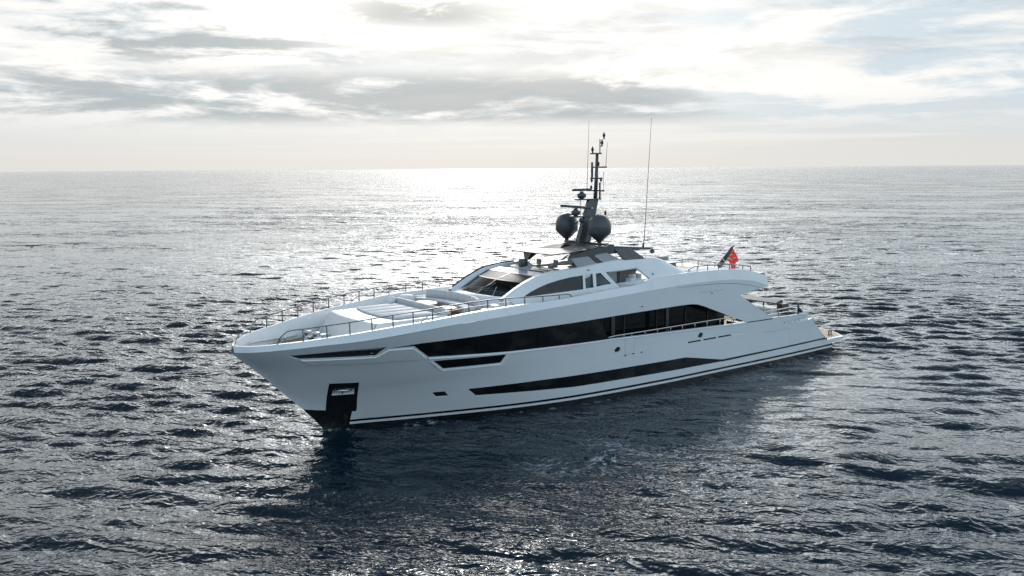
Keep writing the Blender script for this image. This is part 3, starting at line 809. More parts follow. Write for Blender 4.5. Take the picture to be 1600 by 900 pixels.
# open slot in the bow bulwark: dark backing with a lit ledge
bs = MB(); panel(bs, S_hull, [(44.9, 4.99), (42.32, 5.14), (40.1, 5.16), (40.3, 4.6), (44.3, 4.70)], off=-.055, step=.3); bs.build('mooring_slot_backing', MAT['matt'], hull)
ls = MB()
ribbon(ls, [(44.6, 4.97), (42.3, 5.06), (40.3, 5.085)], [(44.6, 4.99), (42.3, 5.11), (40.2, 5.135)], -.05, -.005)
ls.build('mooring_slot_ledge', MAT['teak'], hull)
lf = MB()
for k in np.linspace(40.7, 43.4, 8):
    q, _ = surf_eval(S_hull, np.array([(k, 4.98), (k, 5.13)]), -.03); lf.tube(list(q), .03, 6)
q, _ = surf_eval(S_hull, np.array([(x, 5.045) for x in np.linspace(40.5, 44.3, 12)]), -.03); lf.tube(list(q), .028, 6)
lf.build('mooring_slot_rail', MAT['steel'], hull)

for poly in PORTS:
    c = np.mean(poly, 0)
    r = MB(); A = [tuple(c + (np.array(q) - c) * 1.10) for q in poly]
    ribbon(r, A, poly, .004, .02, closed=True)
    p = r.build('porthole', MAT['steel'], Y_)
    g = MB(); panel(g, S_hull, poly, off=-.05, step=.15); g.build('pane', MAT['black'], p)
for i, poly in enumerate(VENTS):
    g = MB(); panel(g, S_hull, poly, off=-.05, step=.15)
    g.build('vent_slot', MAT['black'] if i < 3 else MAT['white'], Y_)
for x, z in ((24.06, 2.63), (23.4, 2.66), (22.7, 2.66), (22.9, 5.6), (16.4, 5.86)):
    mk = MB(); q, n = surf_eval(S_hull, np.array([(x, z)]), .01); mk.box(q[0], (.16, .05, .05), bev=.015)
    mk.build('drain_fitting', MAT['rubber'], hull)

# ------------------------------------------------------------------ main side deck behind the open part of the topsides
md = MB()
md.box((15.6, 0, 2.6), (21.2, 8.5, .16)); md.build('main_deck', MAT['teak'], Y_)
dh = MB()
dh.add([(27.0, 3.35, 2.6), (13.6, 3.35, 2.6), (13.6, 3.35, 5.5), (27.0, 3.35, 5.5)], [(0, 1, 2, 3)])
dh.add([(13.6, 3.35, 2.6), (13.6, -3.35, 2.6), (13.6, -3.35, 5.5), (13.6, 3.35, 5.5)], [(0, 1, 2, 3)])
saloon = dh.build('saloon_side', MAT['saloon'], Y_)
sm = MB()
for x in (25.1, 23.2, 20.3, 17.6, 15.4): sm.box((x, 3.38, 4.0), (.09, .05, 2.8))
sm.box((20, 3.39, 3.62), (13, .04, .05))
sm.build('mullion', MAT['matt'], saloon)
ov = MB(); ov.box((19.2, 3.9, 5.62), (15.6, 1.2, .12)); ov.box((12.7, 0, 5.72), (1.9, 8.3, .1)); ov.build('deckhead', MAT['grey'], Y_)
for x, w in ((25.0, .30), (20.25, .26)):
    z0 = 3.5; y = float(hull_y(np.array(x), np.array(4.4))) - .35
    pl = MB(); pl.box((x, y, 4.35), (w, .16, 2.0), bev=.02); pl.build('deck_pillar', MAT['black'], Y_)
# inner side of the port main-deck bulwark, seen through the open stern
ib = MB(); strip(ib, np.linspace(25.4, 5.2, 40), lambda x: (x, float(hull_y(np.array(x), np.array(3.4))) - .17, 2.6), lambda x: (x, float(hull_y(np.array(x), np.array(3.4))) - .17, 3.42 + max(0, (x - 12)) * .03))
ib.build('inner_bulwark', MAT['white'], Y_)


def rail(name, pts, posts, r=.026, parent=None, mat='steel', pmat='post', pr=.022, ends=True, mid=None):
    """hand rail through pts; posts = [(bottom, top)]; each post a part of its rail"""
    b = MB(); b.tube(pts, r, 8)
    if mid: 
        for m in mid: b.tube(m, r * .7, 6)
    o = b.build(name, MAT[mat], parent or Y_)
    for a, c in posts:
        q = MB(); q.tube([a, c], pr, 8); q.build('stanchion', MAT[pmat], o)
    return o

# rail on the main-deck bulwark
yy = lambda x, z, o=.10: float(hull_y(np.array(float(x)), np.array(float(z)))) - o
zb_ = tab([(25.5, 3.84), (15.72, 3.57), (13.9, 3.50)])
rx = [25.45, 24.2, 23.55, 22.4, 21.3, 20.1, 19.0, 17.8, 16.6, 15.3, 14.1]
rail('bulwark_rail', [(25.5, yy(25.5, 3.9), 3.93)] + [(x, yy(x, 3.9), 3.97) for x in np.linspace(25, 14.6, 20)] + [(14.1, yy(14, 3.8), 3.93), (13.9, yy(13.9, 3.6), 3.75), (13.85, yy(13.8, 3.5), 3.52)],
     [((x, yy(x, 3.6), float(zb_(x)) - .02), (x, yy(x, 3.9), 3.96)) for x in rx[1:]], r=.035, pmat='steel', pr=.025)

# ------------------------------------------------------------------ foredeck
fd = MB()
xs = np.concatenate([np.linspace(46.3, 41, 24)])
for a, b in zip(xs[:-1], xs[1:]):
    fd.add([(a, inb(a)[1] + .02, 4.80), (a, -inb(a)[1] - .02, 4.80), (b, -inb(b)[1] - .02, 4.80), (b, inb(b)[1] + .02, 4.80)], [(0, 1, 2, 3)])
fd.build('mooring_deck', MAT['teak'], Y_)
ld = MB()
xs = np.linspace(39.6, 24.0, 40)
for a, b in zip(xs[:-1], xs[1:]):
    ld.add([(a, inb(a)[1] + .1, 5.93), (a, -inb(a)[1] - .1, 5.93), (b, -inb(b)[1] - .1, 5.93), (b, inb(b)[1] + .1, 5.93)], [(0, 1, 2, 3)])
ld.build('lounge_deck', MAT['teak'], Y_)
# raised trunk carrying the sun pad: flat top, sloping convex front
tk = MB()
def trunk_front(y, t):
    w = 1 - (abs(y) / 3.0) ** 2
    return (40.15 + .35 * w + t * .85, y, 6.17 - t * 1.4)
ys = np.linspace(-2.75, 2.75, 17)
top_f = [trunk_front(y, 0) for y in ys]; bot_f = [trunk_front(y * 1.02, 1) for y in ys]
mid_f = [tuple((np.array(trunk_front(y, .06)) + [.03, 0, .035])) for y in ys]
n = len(ys)
tk.add(top_f + mid_f + bot_f, [(i, i + 1, n + i + 1, n + i) for i in range(n - 1)] + [(n + i, n + i + 1, 2 * n + i + 1, 2 * n + i) for i in range(n - 1)])
back = [(35.9, y, 6.19) for y in ys]
tk.add(top_f + back, [(i, i + 1, n + i + 1, n + i) for i in range(n - 1)])
for s in (1, -1):
    tk.add([(40.15 + .35 * (1 - (2.75 / 3) ** 2), s * 2.75, 6.17), (41.1, s * 2.8, 4.77), (41.1, s * 3.3, 4.7), (38.6, s * 3.0, 5.9), (35.9, s * 2.95, 5.9), (35.9, s * 2.75, 6.19)], [(0, 1, 2), (0, 2, 3), (0, 3, 4, 5)])
    tk.add([(41.1, s * 2.8, 4.77), (41.1, s * 3.25, 4.77), (39.6, s * 3.75, 5.90), (38.6, s * 3.0, 5.93)], [(0, 1, 2, 3)])
trunk = tk.build('foredeck_trunk', MAT['deckwhite'], Y_, weld=True)
tg = MB()
for y in (-1.1, 1.1):
    tg.tube([trunk_front(y, .05), trunk_front(y, .95)], .014, 6)
tg.tube([(q[0] + .02, q[1], q[2]) for q in [trunk_front(y, .12) for y in ys]], .012, 6)
tg.tube([(39.55, -2.7, 6.185), (39.75, 0, 6.185), (39.55, 2.7, 6.185)], .012, 6)
tg.build('hatch_seam', MAT['grey'], trunk)

pd = MB()
def cushion(mb, poly, z0, z1, edge=.06):
    c = np.mean(poly, 0); P = np.array(poly)
    rings = []
    for z, k in ((z0, 1.0), (z1 - edge, 1.0), (z1 - edge * .35, .985), (z1, .955)):
        rings.append([(c[0] + (p[0] - c[0]) * k, c[1] + (p[1] - c[1]) * k, z) for p in P])
    mb.loft(rings)
front = [(38.85 + .35 * (1 - (y / 2.4) ** 2), y) for y in np.linspace(-2.4, 2.4, 13)]
def pad_strip(y0, y1):
    ys_ = np.linspace(y0 + .015, y1 - .015, 5)
    return [(38.85 + .35 * (1 - (y / 2.4) ** 2), y) for y in ys_] + [(36.25, y1 - .015), (36.25, y0 + .015)]
for a, b in zip(np.linspace(-2.4, 2.4, 6)[:-1], np.linspace(-2.4, 2.4, 6)[1:]): cushion(pd, pad_strip(a, b), 6.19, 6.29, .05)
tag(pd.build('sun_pad', MAT['fabric']), 'wide pale grey quilted sun pad on the white foredeck, ahead of the lounge tables', 'sun pad')
bk = MB()
ys_ = np.linspace(-2.75, 2.6, 6)
for a, b in zip(ys_[:-1], ys_[1:]):
    bk.box((36.0, (a + b) / 2, 6.36), (.24, b - a - .02, .38), bev=.05)
    bk.box((35.72, (a + b) / 2, 6.28), (.34, b - a - .02, .22), bev=.04)
tag(bk.build('backrest_bench', MAT['fabric']), 'low grey cushioned backrest bench across the aft edge of the sun pad', 'bench')
dm = MB(); dm.lathe([(0, .42), (.12, .40), (.20, .33), (.235, .2), (.235, 0)], (36.35, -2.75, 6.2), 20)
tag(dm.build('covered_searchlight', MAT['whitefabric']), 'small white domed cover at the far end of the grey backrest bench', 'cover')
st_ = MB(); st_.lathe([(0, .62), (.36, .60), (.44, .52), (.46, .1), (.42, 0)], (35.1, -3.2, 5.95), 24)
tag(st_.build('round_stool', MAT['whitefabric']), 'rounded white upholstered stool between the backrest bench and far bulwark', 'stool')

# lounge sofa: curved against the front of the wheelhouse, open towards the bow
so = thing('lounge_sofa', (33.4, 0, 5.94), 'long curved pale grey sofa in front of the wheelhouse windscreen', 'sofa')
def arc(y, x0, bow): return x0 + bow * (abs(y) / 3.0) ** 2.2
ys_ = np.linspace(-2.75, 2.75, 25)
def sofa_part(prof, mat, name, y0=-2.75, y1=2.75, x0=33.2, bow=.75, n=25, smooth=True):
    b = MB(); rings = []
    for y in np.linspace(y0, y1, n):
        rings.append([(arc(y, x0, bow) + dx, y, z) for dx, z in prof])
    b.loft(rings, smooth=smooth); return b.build(name, MAT[mat], so)
sofa_part([(0.1, 5.95), (.85, 5.95), (.85, 6.22), (.1, 6.22)], 'deckwhite', 'base', smooth=False)
for a, b in zip(np.linspace(-2.75, 2.75, 5)[:-1], np.linspace(-2.75, 2.75, 5)[1:]):
    sofa_part([(.2, 6.225), (.9, 6.225), (.95, 6.27), (.95, 6.36), (.9, 6.40), (.2, 6.42)], 'fabric', 'seat_cushion', a + .01, b - .01, n=8)
    sofa_part([(.02, 6.3), (.22, 6.42), (.10, 6.80), (.03, 6.85), (-.10, 6.83), (-.12, 6.3)], 'fabric', 'back_cushion', a + .01, b - .01, n=8)
ch = MB()
ch.box((33.9, -3.35, 6.18), (.9, .75, .42), bev=.08)
tag(ch.build('chaise_end', MAT['fabric']), 'square pale grey chaise cushion at the far end of the curved sofa', 'seat')
for (cx, cy, a, b_, zt, lab) in ((34.95, -1.15, .62, .85, 6.33, 'oval wooden coffee table with a pale top, farther from the near rail'), (34.75, 1.0, .5, .62, 6.28, 'smaller oval wooden coffee table nearer the port rail')):
    t_ = thing('coffee_table', (cx, cy, 5.94), lab, 'table', 'coffee tables in the bow lounge')
    m_ = MB(); m_.loft([[(cx + a * k * math.cos(q), cy + b_ * k * math.sin(q), z) for q in np.linspace(0, 2 * math.pi, 33)[:-1]] for z, k in ((zt - .05, .96), (zt - .03, 1.0), (zt - .008, 1.0), (zt, .985))])
    m_.build('table_top', MAT['wood'], t_)
    m_ = MB(); m_.lathe([(.22, 0), (.22, .02), (.07, .05), (.06, zt - 5.94 - .05)], (cx, cy, 5.94), 16); m_.build('pedestal', MAT['steel'], t_)
# small step boxes beside the near rail
sbx = MB(); sbx.box((33.3, 2.9, 6.1), (.7, .6, .34), bev=.03); sbx.box((32.9, 3.0, 6.33), (.4, .5, .3), bev=.03)
tag(sbx.build('deck_locker', MAT['deckwhite']), 'low white stepped locker beside the near end of the curved sofa', 'locker')

# anchor gear
for i, (x, y) in enumerate(((42.05, -2.0), (41.85, -1.25))):
    w = MB(); w.lathe([(.30, 0), (.30, .08), (.17, .12), (.15, .30), (.20, .40), (.24, .46), (.22, .52), (0, .54)], (x, y, 4.8), 20)
    w.box((x - .45, y, 5.0), (.5, .42, .4), bev=.05)
    w.tube([(x - .1, y - .32, 5.0), (x - .1, y + .32, 5.0)], .19, 16)
    w.build('windlass', MAT['steel'], Y_)
for x, y in ((43.6, -1.75), (43.6, 1.75), (41.6, -2.7), (41.6, 2.7)):
    w = MB(); w.box((x, y, 4.83), (.5, .24, .05), bev=.01)
    for d in (-.14, .14): w.lathe([(.06, 0), (.055, .22), (.085, .26), (.085, .30), (0, .31)], (x + d, y, 4.85), 12)
    w.build('mooring_bitt', MAT['steel'], Y_)
for y in (-.35, .35):
    w = MB(); w.box((44.3, y, 4.86), (2.2, .12, .07), bev=.01); w.build('chain_guide', MAT['steel'], Y_)
for s in (1, -1):
    w = MB()
    q = [(x, s * (inb(x)[1] - .10), 4.92 + .06 * (x - 41)) for x in np.linspace(45.6, 42.4, 8)]
    w.tube(q, .07, 8); w.build('waterway_ledge', MAT['white'], Y_)

# ------------------------------------------------------------------ guard rails on the bow bulwark
PX = 45.23 - 1.07 * np.arange(10)
tailx = [34.4, 33.2, 31.9, 30.6, 29.4]
rh = tab([(47, .62), (38, .6), (35.6, .56), (33.2, .47), (30.6, .30), (28.6, .2)])
for s in (1, -1):
    base = lambda x: (x, s * (float(ytop(x)) - .08), float(ztop(x)))
    up = lambda x: (x, s * (float(ytop(x)) - .10), float(ztop(x)) + float(rh(x)))
    pts = [base(45.3), tuple(np.array(base(45.15)) + [0, 0, .33]), (44.85, up(44.85)[1], up(44.85)[2] - .04)] + [up(x) for x in np.linspace(44.6, 28.75, 40)] + [(28.55, up(28.5)[1], up(28.5)[2] - .06), (28.45, base(28.4)[1], base(28.4)[2])]
    mid = [(38.4, base(38.4)[1], base(38.4)[2]), (37.9, up(37.9)[1], base(37.9)[2] + .3)] + [(x, up(x)[1], base(x)[2] + float(rh(x)) * .52) for x in np.linspace(37.7, 32.9, 14)] + [(32.75, up(32.7)[1], base(32.7)[2] + .12), (32.7, base(32.7)[1], base(32.7)[2])]
    rail('guard_rail', pts, [(base(x), up(x)) for x in list(PX[1:]) + tailx], r=.03, mid=[mid], pr=.034, mat='post')
rail('bow_rail', [(46.78, .0, 5.41), (46.66, 0, 5.75), (46.5, 0, 6.0), (46.2, 0, 6.03)], [], r=.024, mat='post')

# ------------------------------------------------------------------ superstructure
hs = MB()
XH = np.linspace(32.25, 16.5, 64)
HOLE_A = [(30.96, 6.75), (30.4, 7.0), (29.77, 7.21), (29.1, 7.38), (28.35, 7.51), (27.4, 7.62), (26.36, 7.67), (26.44, 6.83)]
HOLE_B = [(26.2, 7.66), (25.6, 7.71), (25.66, 6.89), (26.26, 6.86)]
HOLE_C = [(25.36, 7.7), (25.0, 7.73), (24.55, 7.06), (25.47, 6.92)]
HOLE_D = [(24.66, 7.76), (22.24, 7.88), (21.86, 7.24), (22.64, 6.98), (24.22, 6.86)]
out = [(x, float(zroof(x))) for x in XH] + [(x, float(zbase(x))) for x in XH[::-1]]
panel(hs, S_house, out, [HOLE_A, HOLE_B, HOLE_C, HOLE_D], step=.25, reveal=.14)
dip = tab([(34, 0), (26.4, 0), (25.7, .42), (22.9, .52), (22.2, 0), (15, 0)])
out_far = [(x, float(zroof(x) - dip(x))) for x in XH] + [(x, float(zbase(x))) for x in XH[::-1]]
panel(hs, S_house, out_far, [[(24.5, 7.55), (22.3, 7.55), (21.9, 7.26), (22.64, 7.0), (24.2, 6.92)]], mirror=True, step=.35, reveal=.14)
# roof: pillar bands each side of the windscreen, then the flybridge coaming
def roof_edge(x, k, s):
    """k=0 outer roof line, 1 rounded shoulder, 2 inner edge"""
    y = float(yroof(x)); z = float(zroof(x)) - (float(dip(x)) if s < 0 else 0.0)
    return [(x, s * y, z), (x + .02, s * (y - .10), z + .06), (x + .06, s * (y - .42), z + .05)][k]
for s in (1, -1):
    xs = np.linspace(32.2, 17.2, 70)
    n = len(xs)
    V = [roof_edge(x, k, s) for k in range(3) for x in xs] + [(x + .06, s * (float(yroof(x)) - .5), float(zroof(x)) - .45) for x in xs]
    hs.add(V, [(k * n + i, k * n + i + 1, (k + 1) * n + i + 1, (k + 1) * n + i) for k in range(3) for i in range(n - 1)], True)
# forward coaming below the windscreen, and the aft slope down to the sun deck
fr = []
WSV = tab([(0, 0), (1, 1)])
def ws(v, y):
    """windscreen surface: v 0 at the sill, .62 at the brow crease, 1 at the top"""
    x = np.interp(v, [0, .62, 1], [31.55, 30.25, 29.5]); z = np.interp(v, [0, .62, 1], [6.72, 7.46, 7.76])
    bow = np.interp(v, [0, .62, 1], [.85, .62, .25]); half = np.interp(v, [0, .62, 1], [2.72, 2.62, 2.56])
    k = 1 - (y / 2.7) ** 2
    return np.array((x + bow * k, y * half / 2.7, z + .07 * k))
ysw = np.linspace(-2.7, 2.7, 19)
sill_ = [ws(0, y) for y in ysw]; low_ = [ws(0, y) + np.array((.55, 0, -.12)) for y in ysw]; foot = [ws(0, y) + np.array((.62, 0, -.95)) for y in ysw]
for s_, row, q in ((0, sill_, (31.80, 3.0, 6.80)), (0, low_, (31.95, 3.22, 6.62)), (0, foot, (31.98, 3.26, 5.8))):
    row.insert(0, np.array((q[0], -q[1], q[2]))); row.append(np.array(q))
n = len(sill_)
hs.add(sill_ + low_ + foot, [(k * n + i, k * n + i + 1, (k + 1) * n + i + 1, (k + 1) * n + i) for k in range(2) for i in range(n - 1)], False)
n = len(ysw)
for s in (1, -1):
    # filler between windscreen edge and pillar band
    vs = np.linspace(0, 1, 9)
    A = [ws(v, s * 2.7) for v in vs]; B = []
    for v, a in zip(vs, A):
        x = min(32.1, a[0] + .28); B.append(np.array(roof_edge(x, 2, s)))
    hs.add(A + B, [(i, i + 1, 9 + i + 1, 9 + i) for i in range(8)], True)
A = [ws(1.0, y) + np.array((.0, 0, -.004)) for y in ysw]; B = [ws(1.0, y) + np.array((-.75, 0, .14)) for y in ysw]; C_ = [ws(1.0, y) + np.array((-.8, 0, -.3)) for y in ysw]
hs.add(A + B + C_, [(k * n + i, k * n + i + 1, (k + 1) * n + i + 1, (k + 1) * n + i) for k in range(2) for i in range(n - 1)], True)
house = hs.build('wheelhouse', MAT['white'], Y_)
# black line along the starboard pillar
bp_ = MB()
for s in (-1,):
    bp_.tube([np.array(roof_edge(x, 1, s)) + [0, 0, .03] for x in np.linspace(32.0, 27.2, 24)], .05, 8)
bp_.build('pillar_trim', MAT['black'], house)

# windscreen: three lower panes, three brow panes
wsn = MB(); 
def ws_patch(mb, v0, v1, y0, y1, off=.0, nv=5, ny=8):
    V = []
    for v in np.linspace(v0, v1, nv):
        for y in np.linspace(y0, y1, ny):
            V.append(ws(v, y) + np.array((.6, 0, .8)) * off)
    mb.add(V, [(i * ny + j, i * ny + j + 1, (i + 1) * ny + j + 1, (i + 1) * ny + j) for i in range(nv - 1) for j in range(ny - 1)], True)
for v0, v1 in ((.0, .02), (.60, .64), (.98, 1.0)): ws_patch(wsn, v0, v1, -2.7, 2.7, .012, 2, 24)
for y in (-2.68, .35, 2.68): ws_patch(wsn, 0, 1, y - .05, y + .05, .012, 9, 2)
wind = wsn.build('windscreen', MAT['matt'], Y_)
for y0, y1 in ((-2.64, .31), (.39, 2.64)):
    g = MB(); ws_patch(g, .02, .60, y0, y1); g.build('pane', MAT['clear'], wind)
    g = MB(); ws_patch(g, .64, .98, y0, y1); g.build('brow_pane', MAT['brow'], wind)
for y, lean, vtop, mt in ((-1.75, -.75, .16, 'steel'), (.15, -.55, .40, 'matt'), (1.75, .45, .30, 'steel')):
    w = MB(); a = ws(.0, y) + np.array((.10, 0, .04)); b = ws(vtop, y - lean) + np.array((.05, 0, .07))
    w.tube([a, b], .035, 6)
    if vtop > .3:
        c = ws(.10, y - lean * 1.2 + .1) + np.array((.03, 0, .045)); d = ws(vtop + .06, y - lean * 1.1) + np.array((.03, 0, .045)); w.tube([c, d], .03, 6)
    w.build('wiper', MAT[mt], wind)
# inside the wheelhouse
wi = MB(); wi.box((30.1, 0, 6.55), (1.8, 5.0, .5), bev=.05); wi.box((28.4, 0, 6.2), (3.6, 5.6, .1)); wi.box((26.7, 0, 7.0), (.1, 5.6, 1.8))
wi.box((29.5, .9, 6.92), (.4, 1.6, .25), bev=.04)
wi.build('helm_console', MAT['greyfabric'], Y_)
for (x, y, a) in ((30.75, -1.7, .3), (30.75, -.85, -.2)):  # white sheets added to stand for a bright reflection in the windscreen
    p = MB(); p.box((x, y, 6.84), (.42, .62, .03), rz=a)
    tag(p.build('reflection_sheet', MAT['bright_white']), 'white chart sheet on the dash, ' + ('far left behind the windscreen' if y < -1 else 'beside the windscreen wiper near the middle'), 'reflection', 'reflection sheets on the wheelhouse dash')

# wheelhouse side windows
def hwin(poly, name, label, cuts=(), mat='glass'):
    f = MB(); c = np.mean(poly, 0)
    A = [tuple(c + (np.array(q) - c) * 1.0) for q in poly]; B = [tuple(c + (np.array(q) - c) * (1 - .10 / max(.4, np.linalg.norm(np.array(q) - c)))) for q in poly]
    PA, _ = surf_eval(S_house, np.array(resample(A, .25)), -.05); PB, _ = surf_eval(S_house, np.array(resample(A, .25)), -.12)
    k = len(PA)
    for i in range(k): f.add([PA[i], PA[(i + 1) % k], PB[(i + 1) % k], PB[i]], [(0, 1, 2, 3)])
    o = f.build(name, MAT['black'], house); o['label'] = label
    return o
hwin(HOLE_A, 'side_window', 'long curved dark side window of the wheelhouse')
hwin(HOLE_B, 'door_window', 'narrow door window of the wheelhouse')
hwin(HOLE_C, 'quarter_window', 'slanted aft quarter window of the wheelhouse')
for poly, mat in ((HOLE_A, 'glass'), (HOLE_B, 'clear'), (HOLE_C, 'clear')):
    g = MB(); panel(g, S_house, poly, off=-.07, step=.25); g.build('side_pane', MAT[mat], house)

# bridge-deck lounge behind the side opening
bd = MB(); bd.box((20.6, 0, 6.72), (6.6, 7.0, .1)); bd.build('bridge_deck', MAT['deckwhite'], Y_)
bw = MB(); bw.box((23.6, 1.9, 7.4), (2.2, .08, 1.25)); bw.box((22.55, 1.2, 7.4), (.08, 1.4, 1.25)); bw.build('lounge_bulkhead', MAT['deckwhite'], Y_)
bw = MB(); bw.box((21.75, 1.75, 7.38), (1.4, .9, 1.2), bev=.03); bw.build('bar_cabinet', MAT['grey'], Y_)
cm = MB(); cm.add([(24.3, 4.02, 6.86), (22.66, 4.2, 6.98), (21.9, 4.2, 7.24), (21.9, 2.9, 7.0), (24.3, 2.7, 6.84)], [(0, 1, 2, 3, 4)]); cm.build('opening_sill', MAT['white'], house)
for (x, lab) in ((22.5, 'white rounded armchair just inside the side opening, forward one'), (22.0, 'white rounded armchair just inside the side opening, aft one')):
    a_ = MB(); a_.box((x, 3.2, 7.05), (.42, .6, .3), bev=.09); a_.box((x - .14, 3.2, 7.28), (.15, .56, .36), bev=.07)
    tag(a_.build('armchair', MAT['whitefabric']), lab, 'chair', 'chairs in the bridge-deck opening')
cu = MB(); cu.box((25.95, 3.0, 7.25), (.5, .05, .9)); cu.build('curtain_and_pale_board', MAT['whitefabric'], house)
cu = MB(); cu.box((25.15, 2.2, 7.3), (.6, .05, .8)); cu.build('curtain_and_pale_board', MAT['whitefabric'], house)  # added white board behind the quarter window, standing for brightness seen through
fd_ = MB(); q, n_ = surf_eval(S_house, np.array([(21.38, 7.46)]), .01); fd_.tube([q[0], q[0] + n_[0] * .02], .07, 14); fd_.build('filler_cap', MAT['black'], house)
fd_ = MB(); q, n_ = surf_eval(S_house, np.array([(25.9, 7.95)]), .02); fd_.box(q[0], (.18, .05, .05), bev=.015); fd_.build('side_light', MAT['black'], house)

# ------------------------------------------------------------------ flybridge
fb = MB(); fb.box((24.4, 0, 7.62), (9.6, 5.0, .08)); fb.build('flybridge_deck', MAT['matt'], Y_)
fc = MB()
fc.prism([(29.0, 7.72), (28.6, 7.98), (27.9, 8.02), (27.7, 7.66)], 'y', -1.3, 2.2)
fc.box((27.9, .3, 7.86), (.9, 4.2, .3), bev=.05)
con = fc.build('flybridge_console', MAT['dgrey'], Y_)
cy = MB(); cy.lathe([(.30, 0), (.30, .36), (.26, .42), (0, .43)], (28.35, -.35, 8.1), 20); cy.build('binnacle', MAT['dgrey'], con)
w_ = MB(); w_.add([(28.85, -1.2, 7.96), (28.2, -.9, 8.18), (28.15, .5, 8.16), (28.75, .8, 7.94)], [(0, 1, 2, 3)]); w_.build('wind_deflector', MAT['greyfabric'], con)
for (x, y, lab) in ((27.0, -.75, 'grey helm seat on the flybridge, the one farther from us'), (26.6, .45, 'grey helm seat on the flybridge, the nearer one')):
    h = thing('helm_seat', (x, y, 7.66), lab, 'seat', 'flybridge helm seats')
    b = MB(); b.box((x, y, 7.98), (.46, .48, .12), bev=.04); b.build('seat', MAT['greyfabric'], h)
    b = MB(); b.box((x - .22, y, 8.22), (.12, .40, .34), ry=-.12, bev=.05); b.build('backrest', MAT['greyfabric'], h)
    b = MB(); b.lathe([(.16, 0), (.06, .04), (.06, .3)], (x, y, 7.66), 12); b.build('pedestal', MAT['steel'], h)
# hardtop
ht = MB()
def top_z(x, y):
    k = max(0.0, min(1.0, (28.2 - x) / 4.4)); c = 1 - (abs(y) / 2.5) ** 2
    return 8.98 + k * .27 + c * (.03 + .05 * k)
def half_w(x): return float(np.interp(x, [23.3, 26.6, 28.2], [2.35, 2.55, 2.25]))
nx, ny = 17, 17
XT = np.linspace(23.4, 28.15, nx)
V = []; 
for x in XT:
    for j in range(ny):
        y = -half_w(x) + 2 * half_w(x) * j / (ny - 1); V.append((x + (.25 * (1 - (y / 2.4) ** 2) if x > 28 else 0), y, top_z(x, y)))
U = [(q[0] - (.10 if q[0] > 28 else 0), q[1] * .985, q[2] - .07) for q in V]
idx = lambda i, j: i * ny + j
F = [(idx(i, j), idx(i + 1, j), idx(i + 1, j + 1), idx(i, j + 1)) for i in range(nx - 1) for j in range(ny - 1)]
m0 = nx * ny
ht.add(V, F, True)
ht.m = 1
ht.add(U, [f[::-1] for f in F], True)
ht.m = 2
rim = [idx(i, 0) for i in range(nx)] + [idx(nx - 1, j) for j in range(1, ny)] + [idx(i, ny - 1) for i in range(nx - 2, -1, -1)] + [idx(0, j) for j in range(ny - 2, 0, -1)]
for a, b in zip(rim, rim[1:] + rim[:1]): ht.add([V[a], V[b], U[b], U[a]], [(0, 1, 2, 3)])
hard = ht.build('hardtop', [MAT['roof'], MAT['grey'], MAT['matt']], Y_)
# near and far dark side fascias that sweep down and aft, and the aft arms
for s in (1, -1):
    f = MB()
    secs = [[(26.9, s * 2.56, 8.84), (26.9, s * 2.40, 8.84), (26.9, s * 2.40, 8.77 - .07 * max(0, s)), (26.9, s * 2.56, 8.77 - .05 * max(0, s))],
            [(25.2, s * 2.52, 9.13), (25.2, s * 2.2, 9.18), (25.2, s * 2.2, 8.90 - .2 * max(0, s)), (25.2, s * 2.52, 8.90 - .2 * max(0, s))],
            [(23.4, s * 2.45, 9.24), (23.4, s * 2.0, 9.32), (23.4, s * 2.0, 8.75), (23.4, s * 2.45, 8.74)],
            [(21.6, s * 2.4, 9.08), (21.6, s * 1.9, 9.12), (21.6, s * 1.9, 8.92), (21.6, s * 2.4, 8.86)],
            [(19.6, s * 2.25, 8.92), (19.6, s * 2.0, 8.94), (19.6, s * 2.0, 8.84), (19.6, s * 2.25, 8.82)]]
    f.loft(secs if s > 0 else secs[2:], smooth=False)
    f.build('side_arm', MAT['dgrey'], hard, bevel=.02)
    l = MB()
    l.loft([[(23.2, s * 2.46, 9.06), (21.9, s * 2.42, 9.08), (21.9, s * 2.30, 9.06), (23.2, s * 2.34, 9.06)],
            [(22.9, s * 3.02, 8.36), (21.0, s * 3.02, 8.32), (21.0, s * 2.86, 8.32), (22.9, s * 2.86, 8.36)]], smooth=False)
    l.build('support_leg', MAT['dgrey'], hard, bevel=.015)
    if s < 0: continue
    g = MB()
    g.loft([[(26.9, s * 2.44, 8.80), (25.6, s * 2.46, 8.82), (25.6, s * 2.40, 8.82), (26.9, s * 2.38, 8.80)],
            [(26.6, s * 2.86, 8.14), (25.0, s * 2.88, 8.24), (25.0, s * 2.80, 8.24), (26.6, s * 2.78, 8.14)]], smooth=False)
    g.build('support_panel', MAT['grey'], hard)
    g = MB()
    g.loft([[(25.55, s * 2.47, 8.84), (25.1, s * 2.47, 8.84), (25.1, s * 2.41, 8.84), (25.55, s * 2.41, 8.84)],
            [(24.95, s * 2.90, 8.24), (24.4, s * 2.90, 8.26), (24.4, s * 2.83, 8.26), (24.95, s * 2.83, 8.24)]], smooth=False)
    g.build('support_panel', MAT['black'], hard)
    g = MB()
    g.loft([[(25.0, s * 2.46, 8.84), (23.9, s * 2.46, 8.86), (23.9, s * 2.41, 8.86), (25.0, s * 2.41, 8.84)],
            [(24.3, s * 2.89, 8.27), (22.95, s * 2.91, 8.34), (22.95, s * 2.84, 8.34), (24.3, s * 2.83, 8.27)]], smooth=False)
    g.build('support_panel', MAT['grey'], hard)
